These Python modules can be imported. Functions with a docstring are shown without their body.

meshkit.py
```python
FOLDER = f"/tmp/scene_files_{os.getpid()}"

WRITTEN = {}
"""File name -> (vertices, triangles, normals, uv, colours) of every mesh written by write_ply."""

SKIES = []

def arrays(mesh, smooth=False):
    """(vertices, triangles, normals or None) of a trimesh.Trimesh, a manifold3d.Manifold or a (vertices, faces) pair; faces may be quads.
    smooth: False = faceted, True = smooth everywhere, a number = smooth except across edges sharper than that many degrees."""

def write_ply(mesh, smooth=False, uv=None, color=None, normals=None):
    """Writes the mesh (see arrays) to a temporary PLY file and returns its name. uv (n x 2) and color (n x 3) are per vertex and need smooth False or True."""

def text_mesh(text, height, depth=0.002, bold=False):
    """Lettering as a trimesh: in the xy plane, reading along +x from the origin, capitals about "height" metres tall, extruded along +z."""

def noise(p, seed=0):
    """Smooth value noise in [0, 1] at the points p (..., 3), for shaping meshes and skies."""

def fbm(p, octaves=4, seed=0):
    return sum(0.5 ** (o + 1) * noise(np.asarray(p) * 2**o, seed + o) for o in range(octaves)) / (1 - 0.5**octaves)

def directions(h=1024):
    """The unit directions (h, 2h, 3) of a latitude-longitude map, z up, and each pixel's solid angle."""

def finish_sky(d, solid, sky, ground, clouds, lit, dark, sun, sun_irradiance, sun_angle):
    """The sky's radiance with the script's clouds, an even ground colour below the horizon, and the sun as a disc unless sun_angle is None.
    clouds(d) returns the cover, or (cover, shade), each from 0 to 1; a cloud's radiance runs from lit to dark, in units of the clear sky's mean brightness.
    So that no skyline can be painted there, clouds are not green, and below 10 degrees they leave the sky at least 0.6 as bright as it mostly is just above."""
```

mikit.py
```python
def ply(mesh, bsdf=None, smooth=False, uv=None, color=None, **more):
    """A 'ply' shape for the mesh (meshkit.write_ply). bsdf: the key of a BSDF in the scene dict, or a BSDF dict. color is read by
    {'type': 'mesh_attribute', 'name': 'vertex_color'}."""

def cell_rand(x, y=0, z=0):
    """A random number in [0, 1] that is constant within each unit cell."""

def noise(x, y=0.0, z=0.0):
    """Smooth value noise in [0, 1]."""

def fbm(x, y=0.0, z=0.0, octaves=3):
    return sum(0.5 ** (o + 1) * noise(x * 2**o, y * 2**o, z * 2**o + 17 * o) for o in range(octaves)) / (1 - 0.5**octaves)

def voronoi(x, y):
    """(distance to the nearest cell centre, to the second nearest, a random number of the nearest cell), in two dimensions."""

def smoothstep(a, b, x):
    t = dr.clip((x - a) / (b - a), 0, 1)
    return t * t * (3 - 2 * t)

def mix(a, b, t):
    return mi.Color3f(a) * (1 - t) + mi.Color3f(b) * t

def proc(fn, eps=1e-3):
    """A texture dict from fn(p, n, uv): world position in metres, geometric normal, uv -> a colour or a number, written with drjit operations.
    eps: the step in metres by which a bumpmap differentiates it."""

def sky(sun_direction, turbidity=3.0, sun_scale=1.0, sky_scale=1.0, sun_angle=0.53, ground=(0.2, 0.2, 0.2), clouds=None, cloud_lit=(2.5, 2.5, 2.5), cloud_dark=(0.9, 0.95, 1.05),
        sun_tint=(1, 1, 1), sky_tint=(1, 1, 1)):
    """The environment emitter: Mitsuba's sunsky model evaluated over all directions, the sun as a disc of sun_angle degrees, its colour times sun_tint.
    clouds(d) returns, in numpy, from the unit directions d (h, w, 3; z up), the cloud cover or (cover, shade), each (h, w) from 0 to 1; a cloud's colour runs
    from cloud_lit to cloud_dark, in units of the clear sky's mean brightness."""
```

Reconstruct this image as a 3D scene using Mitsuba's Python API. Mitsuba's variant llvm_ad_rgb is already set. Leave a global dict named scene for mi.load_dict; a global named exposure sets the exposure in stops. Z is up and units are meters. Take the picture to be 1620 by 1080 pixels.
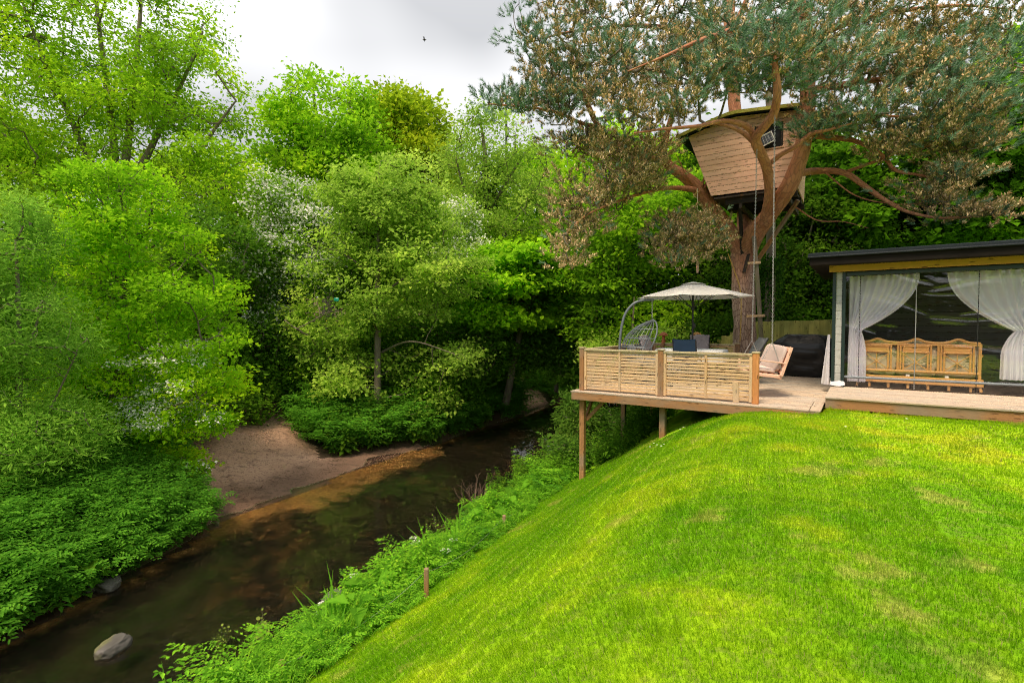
import math, random
import numpy as np, trimesh, manifold3d, shapely
import shapely.geometry as sg, shapely.affinity as sa
import drjit as dr
import mitsuba as mi
import mikit, meshkit
from scipy.interpolate import PchipInterpolator
from mikit import fbm, noise, cell_rand, voronoi, smoothstep, mix

T4 = mi.ScalarTransform4f
scene, labels = {}, {}

# ------------------------------------------------------------------ camera, sky, exposure
EYE = 1.35
PITCH = 27.0 / 810.0
scene['camera'] = {'type': 'perspective', 'fov': 90.0, 'fov_axis': 'x', 'near_clip': 0.05, 'far_clip': 900.0,
                   'to_world': T4().look_at(origin=[0, 0, EYE], target=[0, 1, EYE - PITCH], up=[0, 0, 1])}


def cloud_cover(d):
    q = d / np.maximum(d[..., 2:3] + 0.25, 0.05)
    n = meshkit.fbm(np.stack([q[..., 0] * 1.3 + 3.1, q[..., 1] * 1.3 + 7.7, 0 * q[..., 0]], -1), 4, 5)
    shade = np.clip((n - 0.42) * 2.2, -0.25, 0.45) + 0.75 * (1 - d[..., 2]) ** 1.2      # an overcast sky is brightest overhead
    return np.ones(d.shape[:2]), shade


scene['sky'] = mikit.sky([-0.30, -0.42, 0.86], turbidity=3, sun_scale=0.30, sun_angle=18, clouds=cloud_cover,
                         cloud_lit=(1.8, 1.8, 1.81), cloud_dark=(0.62, 0.64, 0.68), ground=(0.10, 0.14, 0.05), sun_tint=(1.0, 0.97, 0.9))
exposure = 3.15


# ------------------------------------------------------------------ bookkeeping
used = {}


def numbered(name):
    k = used.get(name, 0)
    used[name] = k + 1
    return name if k == 0 else f'{name}_{k:03d}'


def thing(name, label, cat, group=None, kind=None):
    key = numbered(name)
    labels[key] = {'label': label, 'category': cat}
    if group:
        labels[key]['group'] = group
    if kind:
        labels[key]['kind'] = kind
    return key


def struct(name, label):
    key = numbered(name)
    labels[key] = {'label': label, 'category': name.replace('_', ' '), 'kind': 'structure'}
    return key


def put(key, mesh, mat, smooth=False, uv=None, color=None):
    scene[key] = mikit.ply(mesh, 'mat_' + mat, smooth=smooth, uv=uv, color=color)
    return key


def part(parent, name, mesh, mat, smooth=False, uv=None, color=None, label=None, kind=None):
    key = numbered(parent + '__' + name)
    put(key, mesh, mat, smooth, uv, color)
    if label or kind:
        labels[key] = {}
        if label:
            labels[key]['label'] = label
        if kind:
            labels[key]['kind'] = kind
    return key


def at(px, py, Z):
    """A point Z metres ahead of the garden viewpoint (survey coordinates of the photograph, 810 units per unit slope)."""
    return np.array([(px - 810.0) / 810.0 * Z, Z, EYE + (513.0 - py) / 810.0 * Z])


# the deck, the garden room and the tree house stand square to each other: one ground frame for them
C34, S34 = 0.826, 0.564
ORG = np.array([4.13, 8.65, 0.0])


def G(p):
    p = np.asarray(p, float)
    return np.stack([ORG[0] + C34 * p[..., 0] + S34 * p[..., 1], ORG[1] - S34 * p[..., 0] + C34 * p[..., 1], ORG[2] + p[..., 2]], -1)


def toworld(mesh, f=G):
    m = mesh.copy()
    m.vertices = f(m.vertices)
    return m


# ------------------------------------------------------------------ shapes
piece = [0]


def hull(points):
    return trimesh.convex.convex_hull(np.asarray(points, float))


BOXDIR = np.array([[i, j, k] for i in (-1, 1) for j in (-1, 1) for k in (-1, 1)], float)
_box = {}


def cbox(sx, sy, sz, bev=0.004):
    """A box with chamfered edges, centred."""
    key = (round(sx, 4), round(sy, 4), round(sz, 4), bev)
    if key not in _box:
        h = np.array([sx, sy, sz]) / 2
        b = min(bev, 0.4 * h.min())
        pts = []
        for s in BOXDIR:
            for k in range(3):
                q = h - b
                q[k] = h[k]
                pts.append(s * q)
        m = hull(pts)
        _box[key] = m
    return _box[key].copy()


def grain_uv(v, axis):
    piece[0] += 1
    o = [i for i in range(3) if i != axis]
    c = v - v.mean(0)
    along = c[:, axis] + (piece[0] * 7.31 % 50)
    across = np.clip(0.9 * c[:, o[0]] + 1.1 * c[:, o[1]], -0.49, 0.49) + piece[0]
    return np.stack([along, across], -1)


def bar(parent, name, p, q, w, h, mat, f=G, bev=0.004, up=(0, 0, 1), label=None, roll=0.0, warp=0.0):
    """A timber from p to q (frame f): w wide across, h along up."""
    p, q = np.asarray(p, float), np.asarray(q, float)
    L = np.linalg.norm(q - p)
    m = cbox(L, w, h, bev)
    v = np.array(m.vertices)
    uv = grain_uv(v, 0)
    x = (q - p) / L
    up = np.asarray(up, float)
    if abs(x @ up) > 0.95:
        up = np.array([0, 1.0, 0])
    y = np.cross(up, x)
    y /= np.linalg.norm(y)
    z = np.cross(x, y)
    if roll:
        y, z = y * math.cos(roll) + z * math.sin(roll), z * math.cos(roll) - y * math.sin(roll)
    w_ = (p + q) / 2 + v @ np.stack([x, y, z])
    mm = trimesh.Trimesh(f(w_), m.faces, process=False)
    if parent is None:
        return mm, uv
    return part(parent, name, mm, mat, False, uv, label=label)


def ident(p):
    return np.asarray(p, float)


def curve(pts, n=8):
    """Catmull-Rom through the points (any number of columns)."""
    P = np.asarray(pts, float)
    if len(P) < 3:
        t = np.linspace(0, 1, n + 1)[:, None]
        return P[0] * (1 - t) + P[-1] * t
    E = np.vstack([2 * P[0] - P[1], P, 2 * P[-1] - P[-2]])
    out = []
    for i in range(len(P) - 1):
        a, b, c, d = E[i:i + 4]
        t = np.linspace(0, 1, n, endpoint=False)[:, None]
        out.append(0.5 * (2 * b + (c - a) * t + (2 * a - 5 * b + 4 * c - d) * t ** 2 + (3 * b - a - 3 * c + d) * t ** 3))
    return np.vstack(out + [P[-1:]])


def tube(points, radii, sides=8, caps=True):
    p = np.asarray(points, float)
    n = len(p)
    r = np.broadcast_to(np.asarray(radii, float), (n,))
    t = np.gradient(p, axis=0)
    t /= np.linalg.norm(t, axis=1, keepdims=True) + 1e-12
    a = np.zeros_like(p)
    ref = np.array([0, 0, 1.0]) if abs(t[0, 2]) < 0.9 else np.array([1.0, 0, 0])
    prev = np.cross(t[0], ref)
    for i in range(n):
        prev = prev - t[i] * (prev @ t[i])
        prev /= np.linalg.norm(prev) + 1e-12
        a[i] = prev
    b = np.cross(t, a)
    ang = np.arange(sides) * 2 * np.pi / sides
    v = p[:, None] + r[:, None, None] * (np.cos(ang)[None, :, None] * a[:, None] + np.sin(ang)[None, :, None] * b[:, None])
    i, j = np.meshgrid(np.arange(n - 1), np.arange(sides), indexing='ij')
    j2 = (j + 1) % sides
    q = np.stack([i * sides + j, i * sides + j2, (i + 1) * sides + j2, (i + 1) * sides + j], -1).reshape(-1, 4)
    v = v.reshape(-1, 3)
    f = np.vstack([q[:, [0, 1, 2]], q[:, [0, 2, 3]]])
    if caps:
        c = len(v)
        v = np.vstack([v, p[:1], p[-1:]])
        k = np.arange(sides)
        f = np.vstack([f, np.stack([k * 0 + c, (k + 1) % sides, k], -1), np.stack([k * 0 + c + 1, (n - 1) * sides + k, (n - 1) * sides + (k + 1) % sides], -1)])
    return trimesh.Trimesh(v, f, process=False)


def join(meshes):
    vs, fs, k = [], [], 0
    for m in meshes:
        vs.append(np.asarray(m.vertices))
        fs.append(np.asarray(m.faces) + k)
        k += len(vs[-1])
    return trimesh.Trimesh(np.vstack(vs), np.vstack(fs), process=False)


def revolve(profile, n=24, centre=(0, 0, 0)):
    pr = np.asarray(profile, float)
    ang = np.arange(n) * 2 * np.pi / n
    v = np.stack([pr[:, None, 0] * np.cos(ang), pr[:, None, 0] * np.sin(ang), np.repeat(pr[:, 1:2], n, 1)], -1).reshape(-1, 3)
    i, j = np.meshgrid(np.arange(len(pr) - 1), np.arange(n), indexing='ij')
    q = np.stack([i * n + j, i * n + (j + 1) % n, (i + 1) * n + (j + 1) % n, (i + 1) * n + j], -1).reshape(-1, 4)
    return trimesh.Trimesh(v + np.asarray(centre, float), np.vstack([q[:, [0, 1, 2]], q[:, [0, 2, 3]]]), process=False)


def sheet(P):
    """A grid of points (n, m, 3) as a mesh."""
    n, m = P.shape[:2]
    i, j = np.meshgrid(np.arange(n - 1), np.arange(m - 1), indexing='ij')
    q = np.stack([i * m + j, (i + 1) * m + j, (i + 1) * m + j + 1, i * m + j + 1], -1).reshape(-1, 4)
    return trimesh.Trimesh(P.reshape(-1, 3), np.vstack([q[:, [0, 1, 2]], q[:, [0, 2, 3]]]), process=False)


def cushion(sx, sy, sz, seed=0, n=9, puff=0.35):
    """A soft block, centred, with rounded edges and a slightly uneven top."""
    m = trimesh.creation.box((2, 2, 2))
    for _ in range(3):
        m = m.subdivide()
    v = np.array(m.vertices)
    e = 6.0
    r = (np.abs(v) ** e).sum(1, keepdims=True) ** (1 / e)
    v = v / r
    bulge = 1 - puff * np.clip(np.abs(v[:, 0:1]) ** 4 + np.abs(v[:, 1:2]) ** 4, 0, 1)
    v[:, 2:3] *= bulge
    v = v * np.array([sx, sy, sz]) / 2
    v += 0.012 * (meshkit.noise(v * 9 + seed * 3.7)[:, None] - 0.5)
    return trimesh.Trimesh(v, m.faces, process=False)


def wobble(mesh, amp, freq, seed=0):
    v = np.array(mesh.vertices)
    mesh.vertices = v + amp * (np.stack([meshkit.fbm(v * freq + k * 11.3, 3, seed + k) for k in range(3)], -1) - 0.5) * 2
    return mesh


# ------------------------------------------------------------------ materials
def wood(key, light, dark, knot=(0.10, 0.05, 0.02), rough=0.75, spread=0.5, weather=None, wamt=0.0):
    def fn(p, n, uv):
        k = dr.floor(uv.y + 0.5)
        b = uv.y - k
        r = cell_rand(k, 3)
        g = fbm(uv.x * 1.3 + 5 * r, b * 55 + k * 9.1)
        s = noise(uv.x * 9, b * 330 + k * 3.3)
        c = mix(dark, light, dr.clip(0.5 + (r - 0.5) * spread + (g - 0.5) * 0.9 + (s - 0.5) * 0.35, 0, 1))
        d1, d2, w = voronoi(uv.x * 2.3 + 11 * r, b * 9 + k * 5)
        c = mix(c, knot, (1 - smoothstep(0.05, 0.13, d1)) * 0.8)
        if weather is not None:
            c = mix(c, weather, wamt * smoothstep(0.35, 0.75, fbm(p.x * 2.1 + k, p.y * 2.1, p.z * 2.1)))
        return c
    scene['mat_' + key] = {'type': 'principled', 'base_color': mikit.proc(fn), 'roughness': rough, 'specular': 0.25}


wood('deck_wood', (0.56, 0.45, 0.34), (0.36, 0.27, 0.20), spread=0.55, weather=(0.36, 0.33, 0.29), wamt=0.65)
wood('slat_wood', (0.72, 0.50, 0.29), (0.54, 0.35, 0.18), spread=0.6, weather=(0.46, 0.39, 0.30), wamt=0.5)
wood('rail_wood', (0.55, 0.46, 0.28), (0.38, 0.30, 0.17), spread=0.4, weather=(0.40, 0.38, 0.25), wamt=0.5)
wood('post_wood', (0.40, 0.20, 0.085), (0.22, 0.11, 0.05), spread=0.9, weather=(0.25, 0.21, 0.16), wamt=0.75)
wood('fresh_post', (0.66, 0.30, 0.11), (0.48, 0.20, 0.07), spread=0.4)
wood('fence_wood', (0.66, 0.60, 0.18), (0.44, 0.40, 0.11), spread=0.7, weather=(0.16, 0.19, 0.05), wamt=0.5)
wood('house_wood', (0.93, 0.60, 0.46), (0.74, 0.44, 0.32), knot=(0.2, 0.08, 0.03), spread=0.5, weather=(0.46, 0.34, 0.24), wamt=0.35)
wood('beam_wood', (0.62, 0.36, 0.06), (0.46, 0.25, 0.04), spread=0.3)
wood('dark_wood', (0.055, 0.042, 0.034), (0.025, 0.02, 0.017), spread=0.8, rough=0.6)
wood('char_wood', (0.20, 0.185, 0.18), (0.13, 0.12, 0.118), spread=0.8, rough=0.7)
wood('rattan', (0.80, 0.45, 0.17), (0.60, 0.31, 0.10), spread=0.4, rough=0.4)
wood('grey_board', (0.50, 0.52, 0.50), (0.42, 0.44, 0.42), spread=0.4, rough=0.5, knot=(0.4, 0.42, 0.4))


def plain(key, color, rough=0.5, metallic=0.0, var=0.18, freq=6.0, spec=0.5):
    c = np.asarray(color, float)

    def fn(p, n, uv):
        t = fbm(p.x * freq, p.y * freq, p.z * freq)
        return mi.Color3f(c.tolist()) * (1 - var + 2 * var * t)
    scene['mat_' + key] = {'type': 'twosided', 'nested': {'type': 'principled', 'base_color': mikit.proc(fn), 'roughness': rough, 'metallic': metallic, 'specular': spec}}


plain('grey_metal', (0.16, 0.19, 0.22), 0.45, 0.3)
plain('galvanised', (0.38, 0.38, 0.38), 0.5, 0.5)
plain('dark_metal', (0.03, 0.032, 0.036), 0.4, 0.2)
plain('grey_cloth', (0.34, 0.30, 0.32), 0.9)
plain('slate_cloth', (0.16, 0.17, 0.18), 0.9)
plain('navy_cloth', (0.014, 0.045, 0.10), 0.8)
plain('pink_cloth', (0.52, 0.42, 0.385), 0.9, var=0.1)
plain('pale_cover', (0.60, 0.62, 0.63), 0.5, var=0.12)
plain('black_cover', (0.012, 0.013, 0.015), 0.38, var=0.3)
plain('roof_felt', (0.014, 0.020, 0.027), 0.6, var=0.3, freq=3, spec=0.22)
plain('fascia_paint', (0.014, 0.011, 0.010), 0.8, var=0.3, freq=4, spec=0.1)
plain('frame_paint', (0.012, 0.03, 0.028), 0.4)
plain('terracotta', (0.42, 0.13, 0.05), 0.7)
plain('rope', (0.60, 0.55, 0.45), 0.9)
plain('yellow_rope', (0.48, 0.32, 0.07), 0.9)
plain('white_paint', (0.75, 0.76, 0.78), 0.5, var=0.06)
plain('moss_edge', (0.38, 0.36, 0.07), 0.95, var=0.5, freq=9)


def cream_fn(p, n, uv):
    st = smoothstep(0.5, 0.62, fbm(p.x * 7.0, p.y * 7.0, p.z * 5.0)) * smoothstep(0.35, 0.6, noise(p.x * 26, p.y * 26, p.z * 40))
    return mix((0.62, 0.53, 0.38), (0.10, 0.09, 0.07), st * 0.8)


scene['mat_cream_cloth'] = {'type': 'twosided', 'nested': {'type': 'principled', 'base_color': mikit.proc(cream_fn), 'roughness': 0.9}}
scene['mat_parasol_cloth'] = {'type': 'principledthin', 'base_color': {'type': 'rgb', 'value': [0.68, 0.67, 0.65]}, 'roughness': 0.9, 'diff_trans': 0.45}
scene['mat_sheer'] = {'type': 'mask', 'opacity': {'type': 'rgb', 'value': 0.9},
                  'nested': {'type': 'principledthin', 'base_color': {'type': 'rgb', 'value': [0.90, 0.90, 0.97]}, 'roughness': 0.9, 'diff_trans': 0.5}}
scene['mat_clear_film'] = {'type': 'thindielectric', 'int_ior': 1.5}
scene['mat_pane_glass'] = {'type': 'principled', 'base_color': {'type': 'rgb', 'value': [0.02, 0.022, 0.026]}, 'roughness': 0.08, 'specular': 0.6}
scene['mat_leaf'] = {'type': 'principledthin', 'base_color': {'type': 'mesh_attribute', 'name': 'vertex_color'}, 'roughness': 0.55, 'diff_trans': 1.1, 'eta': 1.4}
scene['mat_needle'] = {'type': 'twosided', 'nested': {'type': 'principled', 'base_color': {'type': 'mesh_attribute', 'name': 'vertex_color'}, 'roughness': 0.6, 'specular': 0.3}}
scene['mat_petal'] = {'type': 'principledthin', 'base_color': {'type': 'rgb', 'value': [0.86, 0.86, 0.80]}, 'roughness': 0.8, 'diff_trans': 0.6}
scene['mat_teal_plastic'] = {'type': 'twosided', 'nested': {'type': 'plastic', 'diffuse_reflectance': {'type': 'rgb', 'value': [0.02, 0.30, 0.20]}}}


def pine_bark_fn(p, n, uv):
    d1, d2, w = voronoi(uv.x * 16, uv.y * 5.5 + 0.8 * noise(uv.x * 9, uv.y * 6))
    crack = 1 - smoothstep(0.02, 0.22, d2 - d1)
    up = smoothstep(2.0, 4.0, p.z + 0.8 * (noise(p.x * 3, p.y * 3, p.z * 1.5) - 0.5))
    low = mix((0.26, 0.185, 0.15), (0.40, 0.295, 0.25), w)
    high = mix((0.44, 0.18, 0.10), (0.57, 0.27, 0.16), w)
    c = mix(low, high, up)
    return mix(c, mi.Color3f(0.10, 0.055, 0.04), crack * (0.85 - 0.45 * up))


scene['mat_pine_bark'] = {'type': 'principled', 'base_color': mikit.proc(pine_bark_fn), 'roughness': 0.9, 'specular': 0.2}


def bark_fn(p, n, uv):
    t = fbm(p.x * 9, p.y * 9, p.z * 2.5)
    m = smoothstep(0.5, 0.7, fbm(p.x * 1.7, p.y * 1.7, p.z * 1.7))
    return mix(mix((0.10, 0.08, 0.06), (0.27, 0.23, 0.18), t), (0.14, 0.16, 0.06), m * 0.5)


scene['mat_bark'] = {'type': 'principled', 'base_color': mikit.proc(bark_fn), 'roughness': 0.95, 'specular': 0.15}


def lawn_color(p):
    big = fbm(p.x * 0.55 + 2.0, p.y * 0.55 + 1.0)
    mid = fbm(p.x * 1.9 + 7.0, p.y * 1.9)
    fine = fbm(p.x * 9.0, p.y * 9.0)
    c = mix((0.16, 0.375, 0.006), (0.345, 0.55, 0.010), smoothstep(0.32, 0.68, 0.5 * big + 0.35 * mid + 0.15 * fine))
    gold = smoothstep(0.53, 0.74, 0.62 * mid + 0.22 * big + 0.16 * fine)
    right = smoothstep(-1.5, 4.5, p.x * 0.892 - p.y * 0.2)
    c = mix(c, (0.47, 0.52, 0.02), gold * (0.3 + 0.5 * right))
    dry = smoothstep(0.70, 0.80, fbm(p.x * 2.6 + 31.0, p.y * 3.1 + 9.0))
    c = mix(c, (0.50, 0.48, 0.11), dry * 0.5)
    lush = smoothstep(0.60, 0.75, fbm(p.x * 2.3 + 57.0, p.y * 3.2 + 3.0))
    c = mix(c, (0.08, 0.29, 0.004), lush * 0.42)
    return c


def grass_fn(p, n, uv):
    c = lawn_color(p)
    r = cell_rand(uv.x * 1000.0, 5)
    c = c * (0.80 + 0.40 * r)
    return mix(c, (0.45, 0.38, 0.16), smoothstep(0.955, 0.96, cell_rand(uv.x * 1000.0, 9)) * 0.8)


scene['mat_grass_blade'] = {'type': 'principledthin', 'base_color': mikit.proc(grass_fn), 'roughness': 0.5, 'diff_trans': 0.95, 'eta': 1.4}


def turf_fn(p, n, uv):
    c = lawn_color(p) * (0.55 + 0.5 * fbm(p.x * 40, p.y * 40))
    return mix(c, (0.14, 0.10, 0.05), 0.35 * smoothstep(0.5, 0.7, fbm(p.x * 25, p.y * 25)))


scene['mat_turf'] = {'type': 'principled', 'base_color': mikit.proc(turf_fn), 'roughness': 1.0, 'specular': 0.1}


def soil_fn(p, n, uv):
    a = fbm(p.x * 3, p.y * 3, p.z * 3)
    b = fbm(p.x * 22, p.y * 22)
    c = mix((0.035, 0.026, 0.017), (0.13, 0.085, 0.055), 0.6 * a + 0.4 * b)
    return mix(c, (0.03, 0.06, 0.012), smoothstep(0.5, 0.68, fbm(p.x * 1.1, p.y * 1.1, 4.0)) * 0.6)


scene['mat_soil'] = {'type': 'principled', 'base_color': mikit.proc(soil_fn), 'roughness': 1.0, 'specular': 0.1}


def sand_fn(p, n, uv):
    a = fbm(p.x * 1.6, p.y * 1.6)
    b = fbm(p.x * 14, p.y * 14, 2.0)
    c = mix((0.33, 0.185, 0.125), (0.55, 0.345, 0.25), 0.55 * a + 0.45 * b)
    c = mix(c, (0.07, 0.05, 0.035), smoothstep(0.62, 0.74, fbm(p.x * 3 + 3, p.y * 5, 1.0)) * 0.35)
    c = mix(c, (0.055, 0.038, 0.024), smoothstep(0.70, 0.76, noise(p.x * 31, p.y * 31)) * 0.4)
    wet = 1 - smoothstep(-2.56, -2.42, p.z + 0.05 * (a - 0.5))
    return mix(c, c * 0.42, wet)


scene['mat_sand'] = {'type': 'principled', 'base_color': mikit.proc(sand_fn), 'roughness': 0.95, 'specular': 0.15}


def bed_fn(p, n, uv):
    """Silt and weed in the deep, orange gravelly sand where it shallows."""
    a = fbm(p.x * 0.9 + 4, p.y * 0.9)
    b = fbm(p.x * 4.5, p.y * 4.5, 3.0)
    g = fbm(p.x * 19, p.y * 19)
    deep = mix((0.009, 0.008, 0.005), (0.028, 0.021, 0.011), b)
    c = mix(deep, (0.10, 0.048, 0.014), smoothstep(0.57, 0.74, 0.55 * a + 0.45 * b) * 0.35)
    shallow = mix((0.20, 0.105, 0.030), (0.36, 0.20, 0.065), 0.5 * b + 0.5 * g)
    k = smoothstep(-2.79, -2.66, p.z + 0.10 * (b - 0.5))
    weed = smoothstep(0.56, 0.66, fbm(p.x * 2.6 + 9, p.y * 2.6, 6.0))
    c = mix(c, shallow, k * (1 - 0.75 * weed * (1 - smoothstep(-2.72, -2.62, p.z))))
    return c * (0.7 + 0.6 * g)


scene['mat_river_bed_sand'] = {'type': 'principled', 'base_color': mikit.proc(bed_fn), 'roughness': 1.0, 'specular': 0.1}
scene['mat_water'] = {'type': 'dielectric', 'int_ior': 1.333, 'ext_ior': 1.0}


def rock_fn(p, n, uv):
    a = fbm(p.x * 8, p.y * 8, p.z * 8)
    c = mix((0.04, 0.036, 0.032), (0.155, 0.14, 0.13), a)
    c = mix(c, (0.16, 0.16, 0.05), smoothstep(0.55, 0.7, fbm(p.x * 4 + 3, p.y * 4, p.z * 4)) * 0.6)
    return c


scene['mat_rock'] = {'type': 'principled', 'base_color': mikit.proc(rock_fn), 'roughness': 0.6, 'specular': 0.4}
# ------------------------------------------------------------------ terrain
ND, TD = (0.8924, -0.4512), (0.4512, 0.8924)          # across the stream (towards the lawn), along the stream


def dt(x, y):
    return ND[0] * x + ND[1] * y, TD[0] * x + TD[1] * y


def xy(d, t):
    return ND[0] * d + TD[0] * t, ND[1] * d + TD[1] * t


WATER_Z = -2.6
right_profile = PchipInterpolator([-9.0, -7.6, -6.4, -5.4, -4.9, -4.3, -3.7, -3.0, -2.2, -1.5, -0.9, -0.4, 0.2, 1.0, 4.0, 60.0],
                                  [-3.12, -3.12, -3.05, -2.85, -2.62, -2.28, -1.98, -1.58, -1.03, -0.60, -0.30, -0.14, -0.075, -0.055, -0.045, 0.0])
left_edge = PchipInterpolator([-60, -6, 0, 3.3, 4.6, 5.6, 6.4, 8.5, 12.0, 13.2, 16, 20, 26, 40, 220],
                              [-7.6, -7.6, -8.0, -8.8, -9.15, -9.5, -9.9, -10.0, -10.2, -10.0, -9.9, -9.7, -9.7, -9.8, -9.8])
steep = PchipInterpolator([-6.0, -1.6, -0.5, 0.0, 0.25, 0.8, 2.0, 5.0, 12.0, 25.0, 60.0, 300.0], [-3.12, -3.0, -2.8, -2.62, -2.42, -2.15, -1.85, -1.35, -0.2, 2.2, 6.0, 14.0])
sandy = PchipInterpolator([-6.0, -2.6, -1.5, -0.7, 0.0, 1.5, 3.0, 4.5, 6.0, 12.0, 25.0, 60.0, 300.0], [-3.12, -3.02, -2.80, -2.68, -2.61, -2.44, -2.22, -1.85, -1.5, -0.3, 2.0, 6.0, 14.0])


def sst(a, b, x):
    t = np.clip((x - a) / (b - a), 0, 1)
    return t * t * (3 - 2 * t)


def sand_weight(t):
    return sst(5.4, 6.6, t) * (1 - sst(12.6, 14.2, t))


def height(x, y):
    d, t = dt(np.asarray(x, float), np.asarray(y, float))
    e = left_edge(t) - d
    w = sand_weight(t)
    lefth = steep(np.clip(e, -6, 300)) * (1 - w) + sandy(np.clip(e, -6, 300)) * w
    righth = right_profile(np.clip(d, -9.0, 60.0))
    k = sst(-8.3, -7.0, d)
    h = np.where(e > -0.2, lefth, lefth * (1 - k) + righth * k)
    p = np.stack([x, y, 0 * np.asarray(x, float)], -1)
    bump = (meshkit.fbm(p * 0.8, 3, 2) - 0.5)
    amp = np.where(d > -3.7, 0.05, 0.16) * sst(0.0, 1.0, np.abs(d + 3.7) + 0.0) + 0.0
    lx, ly = C34 * (x - ORG[0]) - S34 * (y - ORG[1]), S34 * (x - ORG[0]) + C34 * (y - ORG[1])
    under = np.where(lx > 0.97, sst(0.46, 0.56, ly), sst(-0.2, -0.1, ly)) * sst(-3.5, -3.3, lx)
    return h + bump * amp - 0.14 * under * (h > -0.5)


def graded(lo, hi, fine_lo, fine_hi, step, grow=1.28):
    a = list(np.arange(fine_lo, fine_hi + 1e-9, step))
    s = step
    while a[-1] < hi:
        s *= grow
        a.append(min(hi, a[-1] + s))
    s = step
    while a[0] > lo:
        s *= grow
        a.insert(0, max(lo, a[0] - s))
    return np.array(a)


LAWN_D = -3.95
tt = graded(-60, 220, -2, 24, 0.16)
LD = graded(LAWN_D, 120, LAWN_D, 8.0, 0.16)
d_, t_ = np.meshgrid(LD, tt, indexing='ij')
x_, y_ = xy(d_, t_)
lawn = struct('lawn', 'bright green uneven lawn sloping down to the stream')
put(lawn, sheet(np.stack([x_, y_, height(x_, y_)], -1)), 'turf', smooth=True)

bd = np.concatenate([graded(-260, -9.2, -16.0, -9.2, 0.2)[:-1], np.arange(-9.2, LAWN_D, 0.14), [LAWN_D]])
d_, t_ = np.meshgrid(bd, tt, indexing='ij')
x_, y_ = xy(d_, t_)
z_ = height(x_, y_)
e_ = left_edge(t_) - d_
wob = meshkit.fbm(np.stack([x_, y_, 0 * x_], -1) * 0.7, 3, 8) - 0.5
insand = (e_ > -0.05) & (e_ + 1.2 * wob < 7.0) & (t_ > 5.6 + 0.5 * e_ - 0.3 * wob) & (t_ < np.where(e_ < 1.35, 13.6 - 2.2 * e_, 9.9 + 0.47 * e_) + 0.5 * wob)
farspot = (e_ > 0.2) & (e_ < 6.5) & (np.abs(t_ - 22.5 - 0.8 * (e_ - 1)) < 1.6 + wob)
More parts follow.
